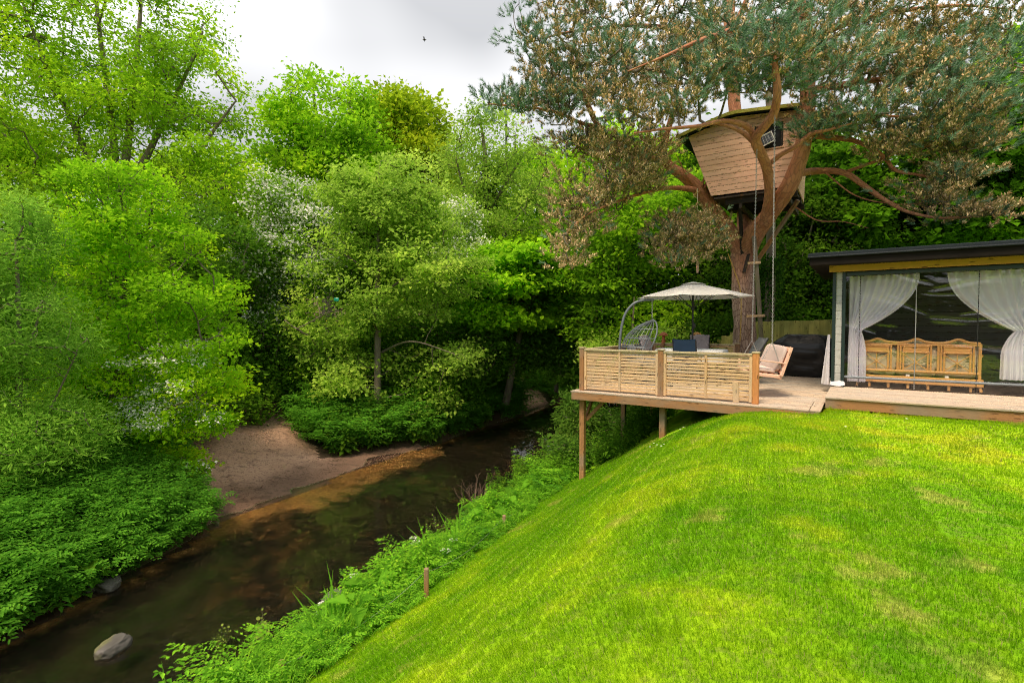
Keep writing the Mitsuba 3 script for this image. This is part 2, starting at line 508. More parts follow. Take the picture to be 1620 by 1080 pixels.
grp = np.where((e_ <= -0.05) & (d_ < -4.9), 0, np.where(insand | farspot, 1, 2))
P = np.stack([x_, y_, z_], -1)
full = sheet(P)
nt = len(tt)
cell = (grp[:-1, :-1]).reshape(-1)
face_grp = np.concatenate([cell, cell])


def submesh(mesh, mask):
    f = np.asarray(mesh.faces)[mask]
    ids, inv = np.unique(f, return_inverse=True)
    return trimesh.Trimesh(np.asarray(mesh.vertices)[ids], inv.reshape(-1, 3), process=False)


bank = struct('river_bank', 'dark earth banks of the stream and the rising wood floor')
put(bank, submesh(full, face_grp == 2), 'soil', smooth=True)
bed = struct('river_bed', 'silty stream bed with orange sandy shallows')
put(bed, submesh(full, face_grp == 0), 'river_bed_sand', smooth=True)
beach = struct('sandbank', 'pinkish brown sandbank and trodden path beside the stream')
put(beach, submesh(full, face_grp == 1), 'sand', smooth=True)

wd = np.arange(-11.4, -4.2, 0.07)
wt = graded(-40, 150, 1.0, 14.0, 0.07, 1.05)
d_, t_ = np.meshgrid(wd, wt, indexing='ij')
x_, y_ = xy(d_, t_)
flow = np.stack([d_ * 2.4, t_ * 1.1, 0 * d_], -1)
rip = (meshkit.fbm(flow, 3, 3) - 0.5) * 0.010 + (meshkit.fbm(flow * 4.3, 2, 9) - 0.5) * 0.0026
near_rock = np.exp(-((x_ + 4.55) ** 2 + (y_ - 6.0) ** 2) / 0.5)
rip += near_rock * (meshkit.noise(flow * 6, 5) - 0.5) * 0.02
river = struct('river', 'dark brown shallow stream flowing past the sandbank')
put(river, sheet(np.stack([x_, y_, WATER_Z + rip], -1)), 'water', smooth=True)


def ground_at(px, py, lo=1.5, hi=80.0):
    """The point of the terrain that is sighted at (px, py)."""
    for Z in np.geomspace(lo, hi, 900):
        p = at(px, py, Z)
        if p[2] <= height(p[0], p[1]):
            return p
    return at(px, py, hi)


# rocks in and beside the stream
def rock(px, py, sx, sy, sz, seed, label, Zw=None, sink=0.3):
    Z = (EYE - WATER_Z) * 810 / (py - 513)
    c = at(px, py, Z)
    m = trimesh.creation.icosphere(subdivisions=4, radius=1.0)
    v = np.array(m.vertices)
    n = meshkit.fbm(v * 1.3 + seed, 4, seed)[:, None]
    v = v * (0.62 + 0.75 * n)
    v = np.sign(v) * np.abs(v) ** 0.9
    v[:, 2] = np.minimum(v[:, 2], 0.62 + 0.12 * v[:, 0])
    v = v * np.array([sx, sy, sz])
    a = 0.4 + seed
    v[:, :2] = v[:, :2] @ np.array([[math.cos(a), math.sin(a)], [-math.sin(a), math.cos(a)]])
    m.vertices = v + [c[0], c[1], WATER_Z + sz * (1 - 2 * sink) * 0.4]
    k = thing('rock', label, 'rock')
    put(k, m, 'rock', smooth=28)


rock(166, 1036, 0.19, 0.14, 0.14, 1, 'large pale rounded rock standing alone in the near water')
rock(158, 932, 0.26, 0.17, 0.15, 2, 'grey wedge shaped rock at the left water edge under the nettles')
rock(132, 938, 0.13, 0.11, 0.09, 3, 'small brown rock half hidden left of the wedge shaped rock')
rock(522, 956, 0.19, 0.13, 0.13, 4, 'small grey rock at the near bank just behind the bank plants')
rock(337, 833, 0.05, 0.04, 0.06, 5, 'tiny white stone on the wet edge of the sandbank')
# ------------------------------------------------------------------ timber deck
rng = np.random.default_rng(11)
deck = thing('wooden_deck', 'raised timber deck with pale boards standing on brown posts over the bank', 'deck')
XL, XR, YF = -3.42, 0.97, -0.20
DECK_BACK = 4.40
y = YF + 0.07
i = 0
while y < 6.7:
    x0 = XL if y < DECK_BACK else -0.62
    z0 = -0.014 + rng.uniform(-0.0015, 0.0015)
    x1 = 0.80 if y < 0.95 else 0.985
    bar(deck, 'board', (x0 + rng.uniform(0, .006), y, z0), (x1, y, z0), 0.139, 0.028, 'deck_wood')
    y += 0.1435
bar(deck, 'board', (0.885, YF, -0.012), (0.885, 0.92, -0.012), 0.15, 0.028, 'deck_wood')
bar(deck, 'fascia', (XL + 0.02, YF + 0.022, -0.105), (XR - 0.02, YF + 0.022, -0.105), 0.036, 0.145, 'post_wood')
bar(deck, 'fascia', (XL + 0.022, YF + 0.05, -0.105), (XL + 0.022, DECK_BACK, -0.105), 0.036, 0.145, 'post_wood')
for k in range(9):
    yy = 0.25 + k * 0.5
    if yy < DECK_BACK:
        bar(deck, 'joist', (XL + 0.05, yy, -0.115), (XR - 0.05, yy, -0.115), 0.045, 0.14, 'dark_wood')
for px_, py_, w in ((-3.25, 0.02, 0.105), (-3.22, 2.15, 0.105), (-1.60, 0.06, 0.11), (-1.55, 2.3, 0.10), (-3.22, 4.2, 0.10)):
    g = G(np.array([px_, py_, 0.0]))
    zb = float(height(g[0], g[1])) - 0.25
    bar(deck, 'support_post', (px_, py_, zb), (px_, py_, -0.19 if py_ > .5 else -0.178), w, w, 'post_wood', bev=0.008)
bar(deck, 'brace', (-3.20, 0.10, -0.62), (-2.80, 0.12, -0.18), 0.05, 0.07, 'post_wood')
bar(deck, 'brace', (-3.25, 0.14, -0.62), (-3.25, 0.55, -0.18), 0.05, 0.07, 'post_wood')

# ------------------------------------------------------------------ slatted railing
SLAT_Z = [0.055 + 0.0565 * k for k in range(13)]


def rail_panel(name, label, a, b, n, first, last, lean=None, mid=True):
    """A slatted panel between two posts a and b (deck frame x, y), its posts included."""
    key = thing(name, label, 'railing', 'slatted railing panels round the deck')
    a, b = np.array([*a, 0.0]), np.array([*b, 0.0])
    L = np.linalg.norm(b - a)
    u = (b - a) / L
    v = np.array([-u[1], u[0], 0])
    Z = np.array([0, 0, 1.0])
    for flag, q in ((first, a), (last, b)):
        if flag:
            bar(key, 'post', q + Z * 0.001, q + Z * 0.872, 0.098, 0.098, 'fresh_post' if (q[0] == 0 and q[1] == 0) else 'post_wood', bev=0.007)
            bar(key, 'post_cap', q + Z * 0.873 - u * 0.06, q + Z * 0.873 + u * 0.06, 0.12, 0.024, 'rail_wood', bev=0.008)
    s0, s1 = a + u * 0.052, b - u * 0.052
    bar(key, 'top_rail', s0 + Z * 0.835, s1 + Z * 0.835, 0.085, 0.036, 'rail_wood')
    bar(key, 'stile', s0 + u * 0.024 + Z * 0.02, s0 + u * 0.024 + Z * 0.815, 0.048, 0.06, 'slat_wood')
    bar(key, 'stile', s1 - u * 0.024 + Z * 0.02, s1 - u * 0.024 + Z * 0.815, 0.048, 0.06, 'slat_wood')
    for k in range(n):
        z = 0.055 + (0.735 / (n - 1)) * k
        j = rng.uniform(-0.004, 0.004, 2)
        bar(key, 'slat', s0 + u * 0.049 + Z * (z + j[0]), s1 - u * 0.049 + Z * (z + j[1]), 0.02, 0.0445, 'slat_wood', bev=0.003)
    if mid:
        m = (a + b) / 2 + v * 0.022
        bar(key, 'batten', m + Z * 0.03, m + Z * 0.815, 0.045, 0.02, 'slat_wood')
    return key


p1 = rail_panel('slatted_railing', 'right front slatted railing panel with orange end post by the swing bench', (0, 0), (-1.62, 0), 13, True, True)
bar(p1, 'loose_board', (-0.30, -0.035, 0.005), (-0.315, -0.03, 0.365), 0.10, 0.02, 'slat_wood', up=(0, 1, 0), label='short upright board fixed low across the slats')
rail_panel('slatted_railing', 'left front slatted railing panel ending at the outer corner post', (-1.62, 0), (-3.25, 0), 13, False, True)
rail_panel('slatted_railing', 'nearer side railing panel running back from the outer corner post', (-3.25, 0), (-3.25, 2.1), 13, False, True)
rail_panel('slatted_railing', 'farther side railing panel behind the egg chair', (-3.25, 2.1), (-3.25, 4.2), 12, False, True)
rail_panel('slatted_railing', 'back railing panel behind the mushroom ornament and left grey chair', (-3.25, 4.2), (-2.15, 4.2), 11, False, True, mid=False)
rail_panel('slatted_railing', 'back railing panel beside the pine trunk', (-2.15, 4.2), (-1.08, 4.2), 11, False, True, mid=False)

# ------------------------------------------------------------------ stepped board fence
fence = thing('board_fence', 'green stained close board fence stepping down behind the pine trunk', 'fence')
x = -3.2
k = 0
while x < 1.75:
    top = 1.42 + 0.028 * (x + 1.1) if x > -1.3 else 1.42 - 0.105 * math.ceil((-1.3 - x) / 0.125 * 0.62 + 0.4)
    g = G(np.array([x, 7.0, 0]))
    zb = min(float(height(g[0], g[1])) - 0.15, top - 0.8)
    bar(fence, 'board', (x, 7.0 + 0.012 * (k % 2), zb), (x, 7.0 + 0.012 * (k % 2), top + rng.uniform(-0.012, 0.012)), 0.128, 0.018, 'fence_wood', up=(0, 1, 0))
    x += 0.121
    k += 1
for z in (0.35, 1.15):
    bar(fence, 'rail', (-1.3, 7.05, z), (1.7, 7.05, z), 0.06, 0.08, 'fence_wood')
for px_ in (-1.2, 0.6):
    bar(fence, 'post', (px_, 7.13, -0.6), (px_, 7.13, 1.4), 0.09, 0.09, 'fence_wood')

# ------------------------------------------------------------------ garden room
room = thing('garden_room', 'flat roofed garden room with dark fascia and clear film front', 'garden room')
PZ = 0.15
y = 0.50
while y < 2.28:
    bar(room, 'porch_board', (0.985 + rng.uniform(0, .004), y, PZ - 0.015), (6.2, y, PZ - 0.015), 0.139, 0.03, 'deck_wood')
    y += 0.1435
bar(room, 'riser', (0.99, 0.47, 0.045), (6.2, 0.47, 0.045), 0.03, 0.172, 'post_wood')
bar(room, 'riser', (1.005, 0.50, 0.045), (1.005, 2.3, 0.045), 0.03, 0.172, 'post_wood')
FY = 2.25
for px_ in (1.015, 1.175):
    bar(room, 'corner_trim', (px_, FY + 0.02, 0.1505), (px_, FY + 0.02, 2.37), 0.055, 0.08, 'frame_paint')
z = 0.18
while z < 2.36:
    bar(room, 'cladding_board', (1.045, FY + 0.025, z), (1.146, FY + 0.025, z), 0.03, 0.146, 'grey_board', bev=0.008)
    z += 0.15
# left side wall, back wall, right wall, floor, ceiling
for k in range(15):
    zz = 0.225 + k * 0.146
    bar(room, 'side_board', (1.0, FY + 0.07, zz), (1.0, 6.2, zz), 0.02, 0.143, 'grey_board')
    bar(room, 'back_board', (1.03, 4.9, zz), (6.2, 4.9, zz), 0.02, 0.14, 'char_wood')
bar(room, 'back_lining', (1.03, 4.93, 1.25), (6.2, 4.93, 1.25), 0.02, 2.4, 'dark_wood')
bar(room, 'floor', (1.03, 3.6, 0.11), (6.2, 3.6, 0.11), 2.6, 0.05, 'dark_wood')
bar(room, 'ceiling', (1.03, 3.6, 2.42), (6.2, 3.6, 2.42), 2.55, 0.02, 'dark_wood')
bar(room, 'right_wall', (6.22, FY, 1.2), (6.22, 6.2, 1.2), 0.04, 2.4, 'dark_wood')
bar(room, 'head_beam', (0.93, 2.14, 2.415), (6.4, 2.14, 2.415), 0.05, 0.125, 'beam_wood', label='yellow timber beam under the roof edge')
bar(room, 'head_frame', (1.21, FY + 0.02, 2.31), (6.2, FY + 0.02, 2.31), 0.07, 0.07, 'frame_paint')
roof_pts = [(x, y, z + 0.012 * (y - 1.75)) for x in (0.63, 6.6) for y in (1.75, 6.4) for z in (2.465, 2.60)]
part(room, 'fascia', toworld(hull(roof_pts)), 'fascia_paint', label='dark brown black timber fascia')
rv = [(x, y, z + 0.012 * (y - 1.75)) for x in (0.60, 6.63) for y in (1.715, 6.45) for z in (2.603, 2.675)] + [(x, y, 2.69 + 0.012 * (y - 1.75)) for x in (0.63, 6.6) for y in (1.745, 6.4)]
roof = part(room, 'roof', toworld(hull(rv)), 'roof_felt', smooth=20)
part(room, 'roof__edge_trim', toworld(tube([(0.60, 1.708, 2.612), (6.63, 1.708, 2.612)], 0.018, 8)), 'roof_felt')

# clear roll-down film with creases that catch the sky
u_, w_ = np.meshgrid(np.linspace(1.205, 6.18, 320), np.linspace(0.165, 2.28, 260), indexing='ij')
pp = np.stack([u_, w_ * 1.0, 0 * u_], -1)
cre = meshkit.fbm(np.stack([u_ * 0.55, w_ * 3.4 + 0.35 * u_, 0 * u_], -1), 3, 21) - 0.5
cre2 = meshkit.noise(np.stack([u_ * 0.9 + 4, w_ * 7.0 - 1.2 * u_, 0 * u_], -1), 33) - 0.5
ridge = np.zeros_like(u_)
for cx_, cz_, ln_, sl_, wd2 in ((1.85, 1.78, .55, -.42, .022), (1.30, 1.35, .35, -.5, .02), (3.3, 2.1, .7, .12, .03), (3.0, 1.45, .5, .03, .02), (3.5, .95, .6, -.03, .025), (2.2, 2.2, .25, -.5, .03), (1.95, 1.85, .12, -.3, .02), (3.45, 1.6, .5, .2, .02), (2.6, 1.9, .25, -.1, .012)):
    ridge += np.exp(-((w_ - cz_ - sl_ * (u_ - cx_) - 0.03 * np.sin(5 * u_ + cx_ * 9)) / wd2) ** 2) * np.exp(-((u_ - cx_) / ln_) ** 4) * wd2 * 16
seam = np.minimum(np.abs(((u_ - 1.43 + 0.42) % 0.84) - 0.42) / 0.3, 1.0)
yy = FY + 0.055 + (0.012 * cre + 0.032 * ridge) * (0.25 + 0.75 * seam) * np.clip((2.28 - w_) / 0.2, 0.1, 1)
film = thing('roll_down_blind', 'clear film blind with creases closing the garden room front', 'blind')
part(film, 'film', toworld(sheet(np.stack([u_, yy, w_], -1))), 'clear_film', smooth=True)
for px_ in (1.43, 2.27, 3.11, 3.95):
    part(film, 'seam', toworld(tube([(px_, FY + 0.03, 0.17), (px_, FY + 0.03, 2.28)], 0.006 if px_ != 2.27 else 0.008, 5)), 'dark_metal' if abs(px_ - 2.27) > 0.01 else 'galvanised')
part(film, 'bottom_bar', toworld(tube([(1.21, FY + 0.0, 0.345), (6.1, FY + 0.0, 0.345)], 0.024, 8)), 'grey_metal', smooth=40)


def drape(name, label, top0, top1, tie, bot0, bot1, depth, seed, wt=0.2, ztie=1.23, zbot=0.24, ztop=2.28):
    """A sheer curtain gathered to one side: top edge from top0 to top1, tied at ztie, then hanging to zbot."""
    S, R = 90, 60
    s = np.linspace(0, 1, S)[:, None]
    r = np.linspace(0, 1, R)[None, :]
    z = ztop + (zbot - ztop) * r
    k = (ztop - ztie) / (ztop - zbot)
    up = np.clip(r / k, 0, 1)
    lo = np.clip((r - k) / (1 - k), 0, 1)
    xt = top0 + (top1 - top0) * s
    xtie = tie + (s - 0.5) * wt
    e = up ** (1.0 + 1.1 * s)
    X = xt * (1 - e) + xtie * e
    X = X + (np.where(lo > 0, (bot0 + (bot1 - bot0) * s - xtie) * np.sin(np.clip(lo * 1.9, 0, 1) * np.pi / 2) ** 0.8, 0))
    fold = np.sin(s * 2 * np.pi * 9 + seed + 2.0 * np.sin(s * 7 + seed))
    amp = 0.045 * (0.6 + 0.4 * np.abs(up - 1)) + 0.02 * lo
    Y = depth + fold * amp + 0.02 * np.sin(r * 5 + s * 9)
    Z = z - 0.10 * (1 - np.abs(2 * s - 1)) * up * (1 - up)
    c = thing('curtain', label, 'curtain', None)
    put(c, toworld(sheet(np.stack([X + 0 * r, Y + 0 * r, Z + 0 * s], -1))), 'sheer', smooth=True)
    tb = revolve([(abs(wt) * 0.55, -0.03), (abs(wt) * 0.58, 0), (abs(wt) * 0.55, 0.03)], 16)
    tb.vertices = tb.vertices * [1, 0.6, 1] + [tie, depth, ztie]
    return c


drape('curtain', 'white sheer curtain tied back at the left end of the garden room', 1.24, 2.33, 1.36, 1.25, 1.55, FY + 0.26, 1.0)
drape('curtain', 'white sheer curtain tied back in front of the right end of the sofa', 4.15, 2.72, 3.74, 4.0, 3.45, FY + 0.26, 4.0, wt=-0.26, zbot=0.40)
c3 = thing('curtain', 'narrow strip of white curtain blowing out by the outer corner beside the black cover', 'curtain')
s_, r_ = np.meshgrid(np.linspace(0, 1, 10), np.linspace(0, 1, 24), indexing='ij')
put(c3, toworld(sheet(np.stack([0.955 - 0.05 * s_ - 0.10 * r_ * s_, 2.42 + 0.15 * s_ + 0.04 * np.sin(s_ * 9), 1.15 - 1.0 * r_], -1))), 'sheer', smooth=True)
# rumpled foot of film spilling onto the porch
c4 = thing('film_offcut', 'crumpled clear plastic at the foot of the garden room corner', 'plastic sheet')
s_, r_ = np.meshgrid(np.linspace(0, 1, 22), np.linspace(0, 1, 16), indexing='ij')
zz = 0.165 + 0.07 * (1 - r_) + 0.05 * meshkit.fbm(np.stack([s_ * 5, r_ * 5, 0 * s_], -1), 3, 4)
put(c4, toworld(sheet(np.stack([0.98 + 0.24 * s_, 2.19 - 0.13 * r_ - 0.04 * s_, zz], -1))), 'sheer', smooth=True)

# ------------------------------------------------------------------ rattan sofa behind the film (its back to the lawn)
sofa = thing('rattan_sofa', 'long rattan sofa seen from behind with three arched back panels', 'sofa')
SX0, SX1, SY, S0 = 1.43, 3.22, FY + 0.50, 0.14
W3 = (SX1 - SX0) / 3


def cane(name, pts, r=0.018, parent=None, n=6, sides=7):
    return part(parent or sofa, name, toworld(tube(curve(pts, n), r, sides)), 'rattan', smooth=40)


arch = []
for k in range(3):
    x0 = SX0 + k * W3
    arch += [(x0 + (0.0 if k == 0 else 0.03), SY, S0 + 0.865), (x0 + W3 * 0.28, SY, S0 + 0.885), (x0 + W3 * 0.5, SY, S0 + 0.935), (x0 + W3 * 0.72, SY, S0 + 0.885)]
arch.append((SX1, SY, S0 + 0.865))
cane('top_cane', arch, 0.024)
cane('rail', [(SX0, SY, S0 + 0.83), (SX1, SY, S0 + 0.83)], 0.018)
cane('rail', [(SX0, SY, S0 + 0.325), (SX1, SY, S0 + 0.325)], 0.024)
bar(sofa, 'base_rail', (SX0 - 0.03, SY - 0.04, S0 + 0.165), (SX1 + 0.05, SY - 0.04, S0 + 0.155), 0.05, 0.14, 'rattan', bev=0.02)
for px_ in (SX0, SX1):
    cane('corner_post', [(px_, SY, S0 + 0.86), (px_, SY, S0 + 0.2), (px_ + (0.02 if px_ > 2 else -0.02), SY - 0.04, S0)], 0.024)
for k in range(3):
    x0 = SX0 + k * W3
    a, b = x0 + W3 * 0.14, x0 + W3 * 0.82
    for px_ in (a - 0.022, a + 0.022, b - 0.022, b + 0.022):
        cane('upright', [(px_, SY, S0 + 0.83), (px_, SY, S0 + 0.33)], 0.016)
    if k:
        cane('upright', [(x0 + 0.02, SY, S0 + 0.86), (x0 + 0.02, SY, S0 + 0.33)], 0.02)
    bar(sofa, 'woven_panel', (a + 0.03, SY + 0.002, S0 + 0.745), (b - 0.03, SY + 0.002, S0 + 0.745), 0.012, 0.115, 'rattan')
    for z in (0.80, 0.685):
        cane('cross_cane', [(a, SY - 0.012, S0 + z), (b, SY - 0.012, S0 + z)], 0.014)
    m, zc = (a + b) / 2, S0 + 0.50
    for q in ((a, 0.67), (b, 0.67), (a, 0.34), (b, 0.34)):
        cane('spoke', [(m, SY - 0.006, zc), (q[0], SY - 0.006, S0 + q[1])], 0.0085)
    cane('spoke', [(m, SY - 0.004, S0 + 0.67), (m, SY - 0.004, S0 + 0.34)], 0.0085)
    kn = trimesh.creation.icosphere(subdivisions=2, radius=0.022)
    kn.vertices = kn.vertices * [1, 0.6, 1] + [m, SY - 0.008, zc]
    part(sofa, 'knot', toworld(kn), 'rattan', smooth=True)
    cu = cushion(W3 * 1.06, 0.17, 0.68, k)
    cu.vertices = cu.vertices + [x0 + W3 / 2, SY + 0.13, S0 + 0.57]
    part(sofa, 'back_cushion', toworld(cu), 'cream_cloth', smooth=True)
    cu = cushion(W3 * 1.04, 0.62, 0.18, k + 5)
    cu.vertices = cu.vertices + [x0 + W3 / 2, SY + 0.36, S0 + 0.30]
    part(sofa, 'seat_cushion', toworld(cu), 'cream_cloth', smooth=True)
    for q in (0.3, 0.8):
        cane('leg', [(x0 + W3 * q, SY - 0.02, S0 + 0.13), (x0 + W3 * q, SY - 0.02, S0)], 0.022)
for px_ in (SX0 + W3 * 1.25, SX0 + W3 * 2.2):
    bar(sofa, 'care_tag', (px_, SY - 0.004, S0 + 0.245), (px_ + 0.055, SY - 0.004, S0 + 0.245), 0.003, 0.035, 'white_paint')
for px_, s in ((SX0, -1), (SX1, 1)):
    cane('arm', [(px_, SY, S0 + 0.62), (px_ + 0.06 * s, SY + 0.25, S0 + 0.64), (px_ + 0.05 * s, SY + 0.6, S0 + 0.60), (px_ + 0.02 * s, SY + 0.68, S0 + 0.4), (px_, SY + 0.66, S0)], 0.024)

# ------------------------------------------------------------------ tree house
ORG_ = ORG
ORG = ORG + np.array([-0.13 * C34, 0.13 * S34, 0.09])
hut = thing('tree_house', 'pine boarded tree house with curved mossy roof held in the pine', 'tree house')
HY = 3.95
face = sg.Polygon([(-1.56, 4.45), (0.29, 4.43), (0.34, 6.125), (0.05, 6.155), (-0.50, 6.215), (-1.0, 6.265), (-1.2, 6.25), (-2.13, 6.02)])
hole = sg.Polygon([(-0.55, 5.37), (-0.02, 5.37), (-0.02, 5.93), (-0.55, 5.93)])
z = 4.40
PH = 0.1335
k = 0
while z < 6.55:
    q = face.intersection(sg.box(-3, z + 0.006, 1, z + PH - 0.006)).difference(hole)
    for g in getattr(q, 'geoms', [q]):
        if g.is_empty or g.area < 0.003:
            continue
        m = trimesh.creation.extrude_polygon(g, 0.022 + rng.uniform(0, 0.004), engine='earcut')
        v = np.array(m.vertices)
        vv = np.stack([v[:, 0], HY - v[:, 2], v[:, 1]], -1)
        m2 = trimesh.Trimesh(G(vv), m.faces, process=False)
        part(hut, 'plank', m2, 'house_wood', False, grain_uv(vv, 0))
    z += PH
    k += 1
back = np.array(face.exterior.coords)[:-1]
inner = trimesh.creation.extrude_polygon(face.difference(hole), 0.02, engine='earcut')
v = np.array(inner.vertices)
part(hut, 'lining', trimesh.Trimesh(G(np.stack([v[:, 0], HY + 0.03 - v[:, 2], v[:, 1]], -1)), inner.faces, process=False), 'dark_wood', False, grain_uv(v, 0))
rearface = trimesh.creation.extrude_polygon(face, 0.02, engine='earcut')
v = np.array(rearface.vertices)
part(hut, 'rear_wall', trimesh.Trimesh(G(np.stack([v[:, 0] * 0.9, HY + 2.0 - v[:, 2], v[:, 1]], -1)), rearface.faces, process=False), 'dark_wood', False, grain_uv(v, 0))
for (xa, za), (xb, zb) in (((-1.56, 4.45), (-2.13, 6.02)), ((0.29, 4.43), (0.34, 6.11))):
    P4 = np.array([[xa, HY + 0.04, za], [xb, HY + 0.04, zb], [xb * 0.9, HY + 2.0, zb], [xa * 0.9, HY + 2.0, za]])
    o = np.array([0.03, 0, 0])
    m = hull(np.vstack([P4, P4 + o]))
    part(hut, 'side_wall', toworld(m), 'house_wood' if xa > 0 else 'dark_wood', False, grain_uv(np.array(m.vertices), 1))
rc = np.array([(-2.36, 5.985), (-1.8, 6.135), (-1.32, 6.255), (-1.15, 6.285), (-0.95, 6.29), (-0.4, 6.235), (0.10, 6.18), (0.56, 6.125)])
top = np.array([[[x, y, zz + o] for y in (HY - 0.22, HY + 2.2)] for x, zz in rc for o in (0,)])


def slab(path, y0, y1, thick):
    p = np.asarray(path)
    rows = []
    for x, zz in p:
        rows.append([(x, y0, zz), (x, y1, zz), (x, y1, zz + thick), (x, y0, zz + thick), (x, y0, zz)])
    m = sheet(np.array(rows))
    n = len(p)
    ends = [trimesh.Trimesh(np.array(rows[i][:4]), [[0, 1, 2], [0, 2, 3]] if i == 0 else [[0, 2, 1], [0, 3, 2]], process=False) for i in (0, n - 1)]
    return join([m] + ends)


rf = part(hut, 'roof', toworld(slab(rc, HY - 0.24, HY + 2.25, 0.03)), 'roof_felt')
part(hut, 'roof__edge', toworld(slab(rc - [0, 0.035], HY - 0.27, HY - 0.243, 0.075)), 'moss_edge', label='mossy yellow green roof edge board')
for a, b in (((-0.57, 5.35), (-0.57, 5.95)), ((0.0, 5.35), (0.0, 5.95))):
    bar(hut, 'window_frame', (a[0], HY - 0.028, a[1]), (b[0], HY - 0.028, b[1]), 0.035, 0.03, 'dark_wood', up=(0, 1, 0))
for zz in (5.945, 5.355):
    bar(hut, 'window_frame', (-0.60, HY - 0.03, zz), (0.03, HY - 0.03, zz), 0.03, 0.03, 'house_wood')
bar(hut, 'window_pane', (-0.55, HY + 0.04, 5.65), (-0.02, HY + 0.04, 5.65), 0.008, 0.56, 'pane_glass')
bar(hut, 'floor', (-1.50, HY + 1.0, 4.38), (0.27, HY + 1.0, 4.38), 2.0, 0.05, 'dark_wood')
for yy in (HY + 0.15, HY + 0.95, HY + 1.75):
    bar(hut, 'bearer', (-1.25, yy, 4.28), (0.32, yy, 4.28), 0.07, 0.14, 'dark_wood')
for xx in (-0.9, 0.15):
    bar(hut, 'bearer', (xx, HY + 0.1, 4.15), (xx, HY + 1.9, 4.15), 0.07, 0.12, 'dark_wood')
bar(hut, 'brace', (0.30, HY + 0.5, 4.2), (-0.65, 5.0, 2.9), 0.08, 0.08, 'post_wood')
bar(hut, 'brace', (-1.0, HY + 0.6, 4.2), (-1.0, 5.0, 3.0), 0.08, 0.08, 'dark_wood')
bar(hut, 'brace', (-0.62, HY + 1.2, 4.2), (-0.95, 4.9, 2.6), 0.07, 0.07, 'dark_wood')

sol = thing('solar_panel', 'small white framed solar panel hung tilted across the tree house window', 'solar panel')
c = np.array([-0.38, HY - 0.09, 5.55])
ca, sa_ = math.cos(0.36), math.sin(0.36)
ux, uz = np.array([ca, 0, sa_]), np.array([-sa_ * 0.97, 0.2, ca * 0.97])
for a, b in ((-1, -1), (-1, 1)):
    bar(sol, 'frame', c + ux * -0.21 + uz * 0.13 * b, c + ux * 0.21 + uz * 0.13 * b, 0.02, 0.018, 'white_paint', up=uz)
for s in (-1, 1):
    bar(sol, 'frame', c + ux * 0.21 * s - uz * 0.14, c + ux * 0.21 * s + uz * 0.14, 0.03, 0.02, 'white_paint', up=ux)
for i in range(6):
    for j in range(4):
        q = c + ux * (-0.152 + 0.061 * i) + uz * (-0.083 + 0.0553 * j)
        bar(sol, 'cell', q - ux * 0.0275, q + ux * 0.0275, 0.006, 0.05, 'pane_glass', up=uz)
bar(sol, 'backing', c - ux * 0.185 + np.array([0, .008, 0]), c + ux * 0.185 + np.array([0, .008, 0]), 0.004, 0.235, 'white_paint', up=uz)
ORG = ORG_
# ------------------------------------------------------------------ furniture on the deck
TBL = G(np.array([-1.75, 2.62, 0.0]))
par = thing('parasol', 'pale grey garden parasol open over the deck table', 'parasol')
R8, ZA, ZR = 1.30, 2.31, 1.975
apex = np.array([TBL[0], TBL[1], 0])
ang = np.arange(9) * 2 * np.pi / 8 + 0.28
rows = []
for rr in np.linspace(0.02, 1.0, 14):
    row = []
    for k in range(8):
        a0, a1 = ang[k], ang[k + 1]
        for s in np.linspace(0, 1, 7)[:-1]:
            p0 = np.array([math.cos(a0), math.sin(a0)]) * (1 - s) + np.array([math.cos(a1), math.sin(a1)]) * s
            sag = 0.055 * 4 * s * (1 - s) * rr * rr
            p = p0 * R8 * rr * (1 - 0.07 * 4 * s * (1 - s) * rr ** 3)
            row.append([p[0], p[1], ZA - (ZA - ZR) * rr - sag * 0.3])
    row.append(row[0])
    rows.append(row)
rows = np.array(rows) + [apex[0], apex[1], 0]
part(par, 'canopy', sheet(rows), 'parasol_cloth', smooth=24)
vent = rows[:3].copy()
vent[:, :, :2] = (vent[:, :, :2] - apex[:2]) * 1.25 + apex[:2]
vent[:, :, 2] += 0.018
part(par, 'vent_cap', sheet(vent), 'parasol_cloth', smooth=24)
part(par, 'pole', tube([apex + [0, 0, 0.0], apex + [0, 0, ZA]], 0.021, 10), 'dark_metal', smooth=40)
for k in range(8):
    e = np.array([math.cos(ang[k]), math.sin(ang[k]), 0])
    part(par, 'rib', tube([apex + [0, 0, ZA - 0.04], apex + e * R8 * 0.97 + [0, 0, ZR - 0.005]], 0.008, 5), 'dark_metal')
    part(par, 'strut', tube([apex + [0, 0, ZR - 0.26], apex + e * R8 * 0.5 + [0, 0, (ZA + ZR) / 2 - 0.035]], 0.007, 5), 'dark_metal')
part(par, 'hub', tube([apex + [0, 0, ZR - 0.30], apex + [0, 0, ZR - 0.22]], 0.034, 10), 'dark_metal')
cr = cushion(0.07, 0.07, 0.12, 1)
cr.vertices = cr.vertices + apex + [0.02, -0.02, 1.32]
part(par, 'crank_box', cr, 'dark_metal', smooth=True)
part(par, 'base', revolve([(0.0, 0.0), (0.24, 0.0), (0.24, 0.05), (0.05, 0.09), (0.03, 0.3), (0.0, 0.3)], 20, apex), 'dark_metal', smooth=30)

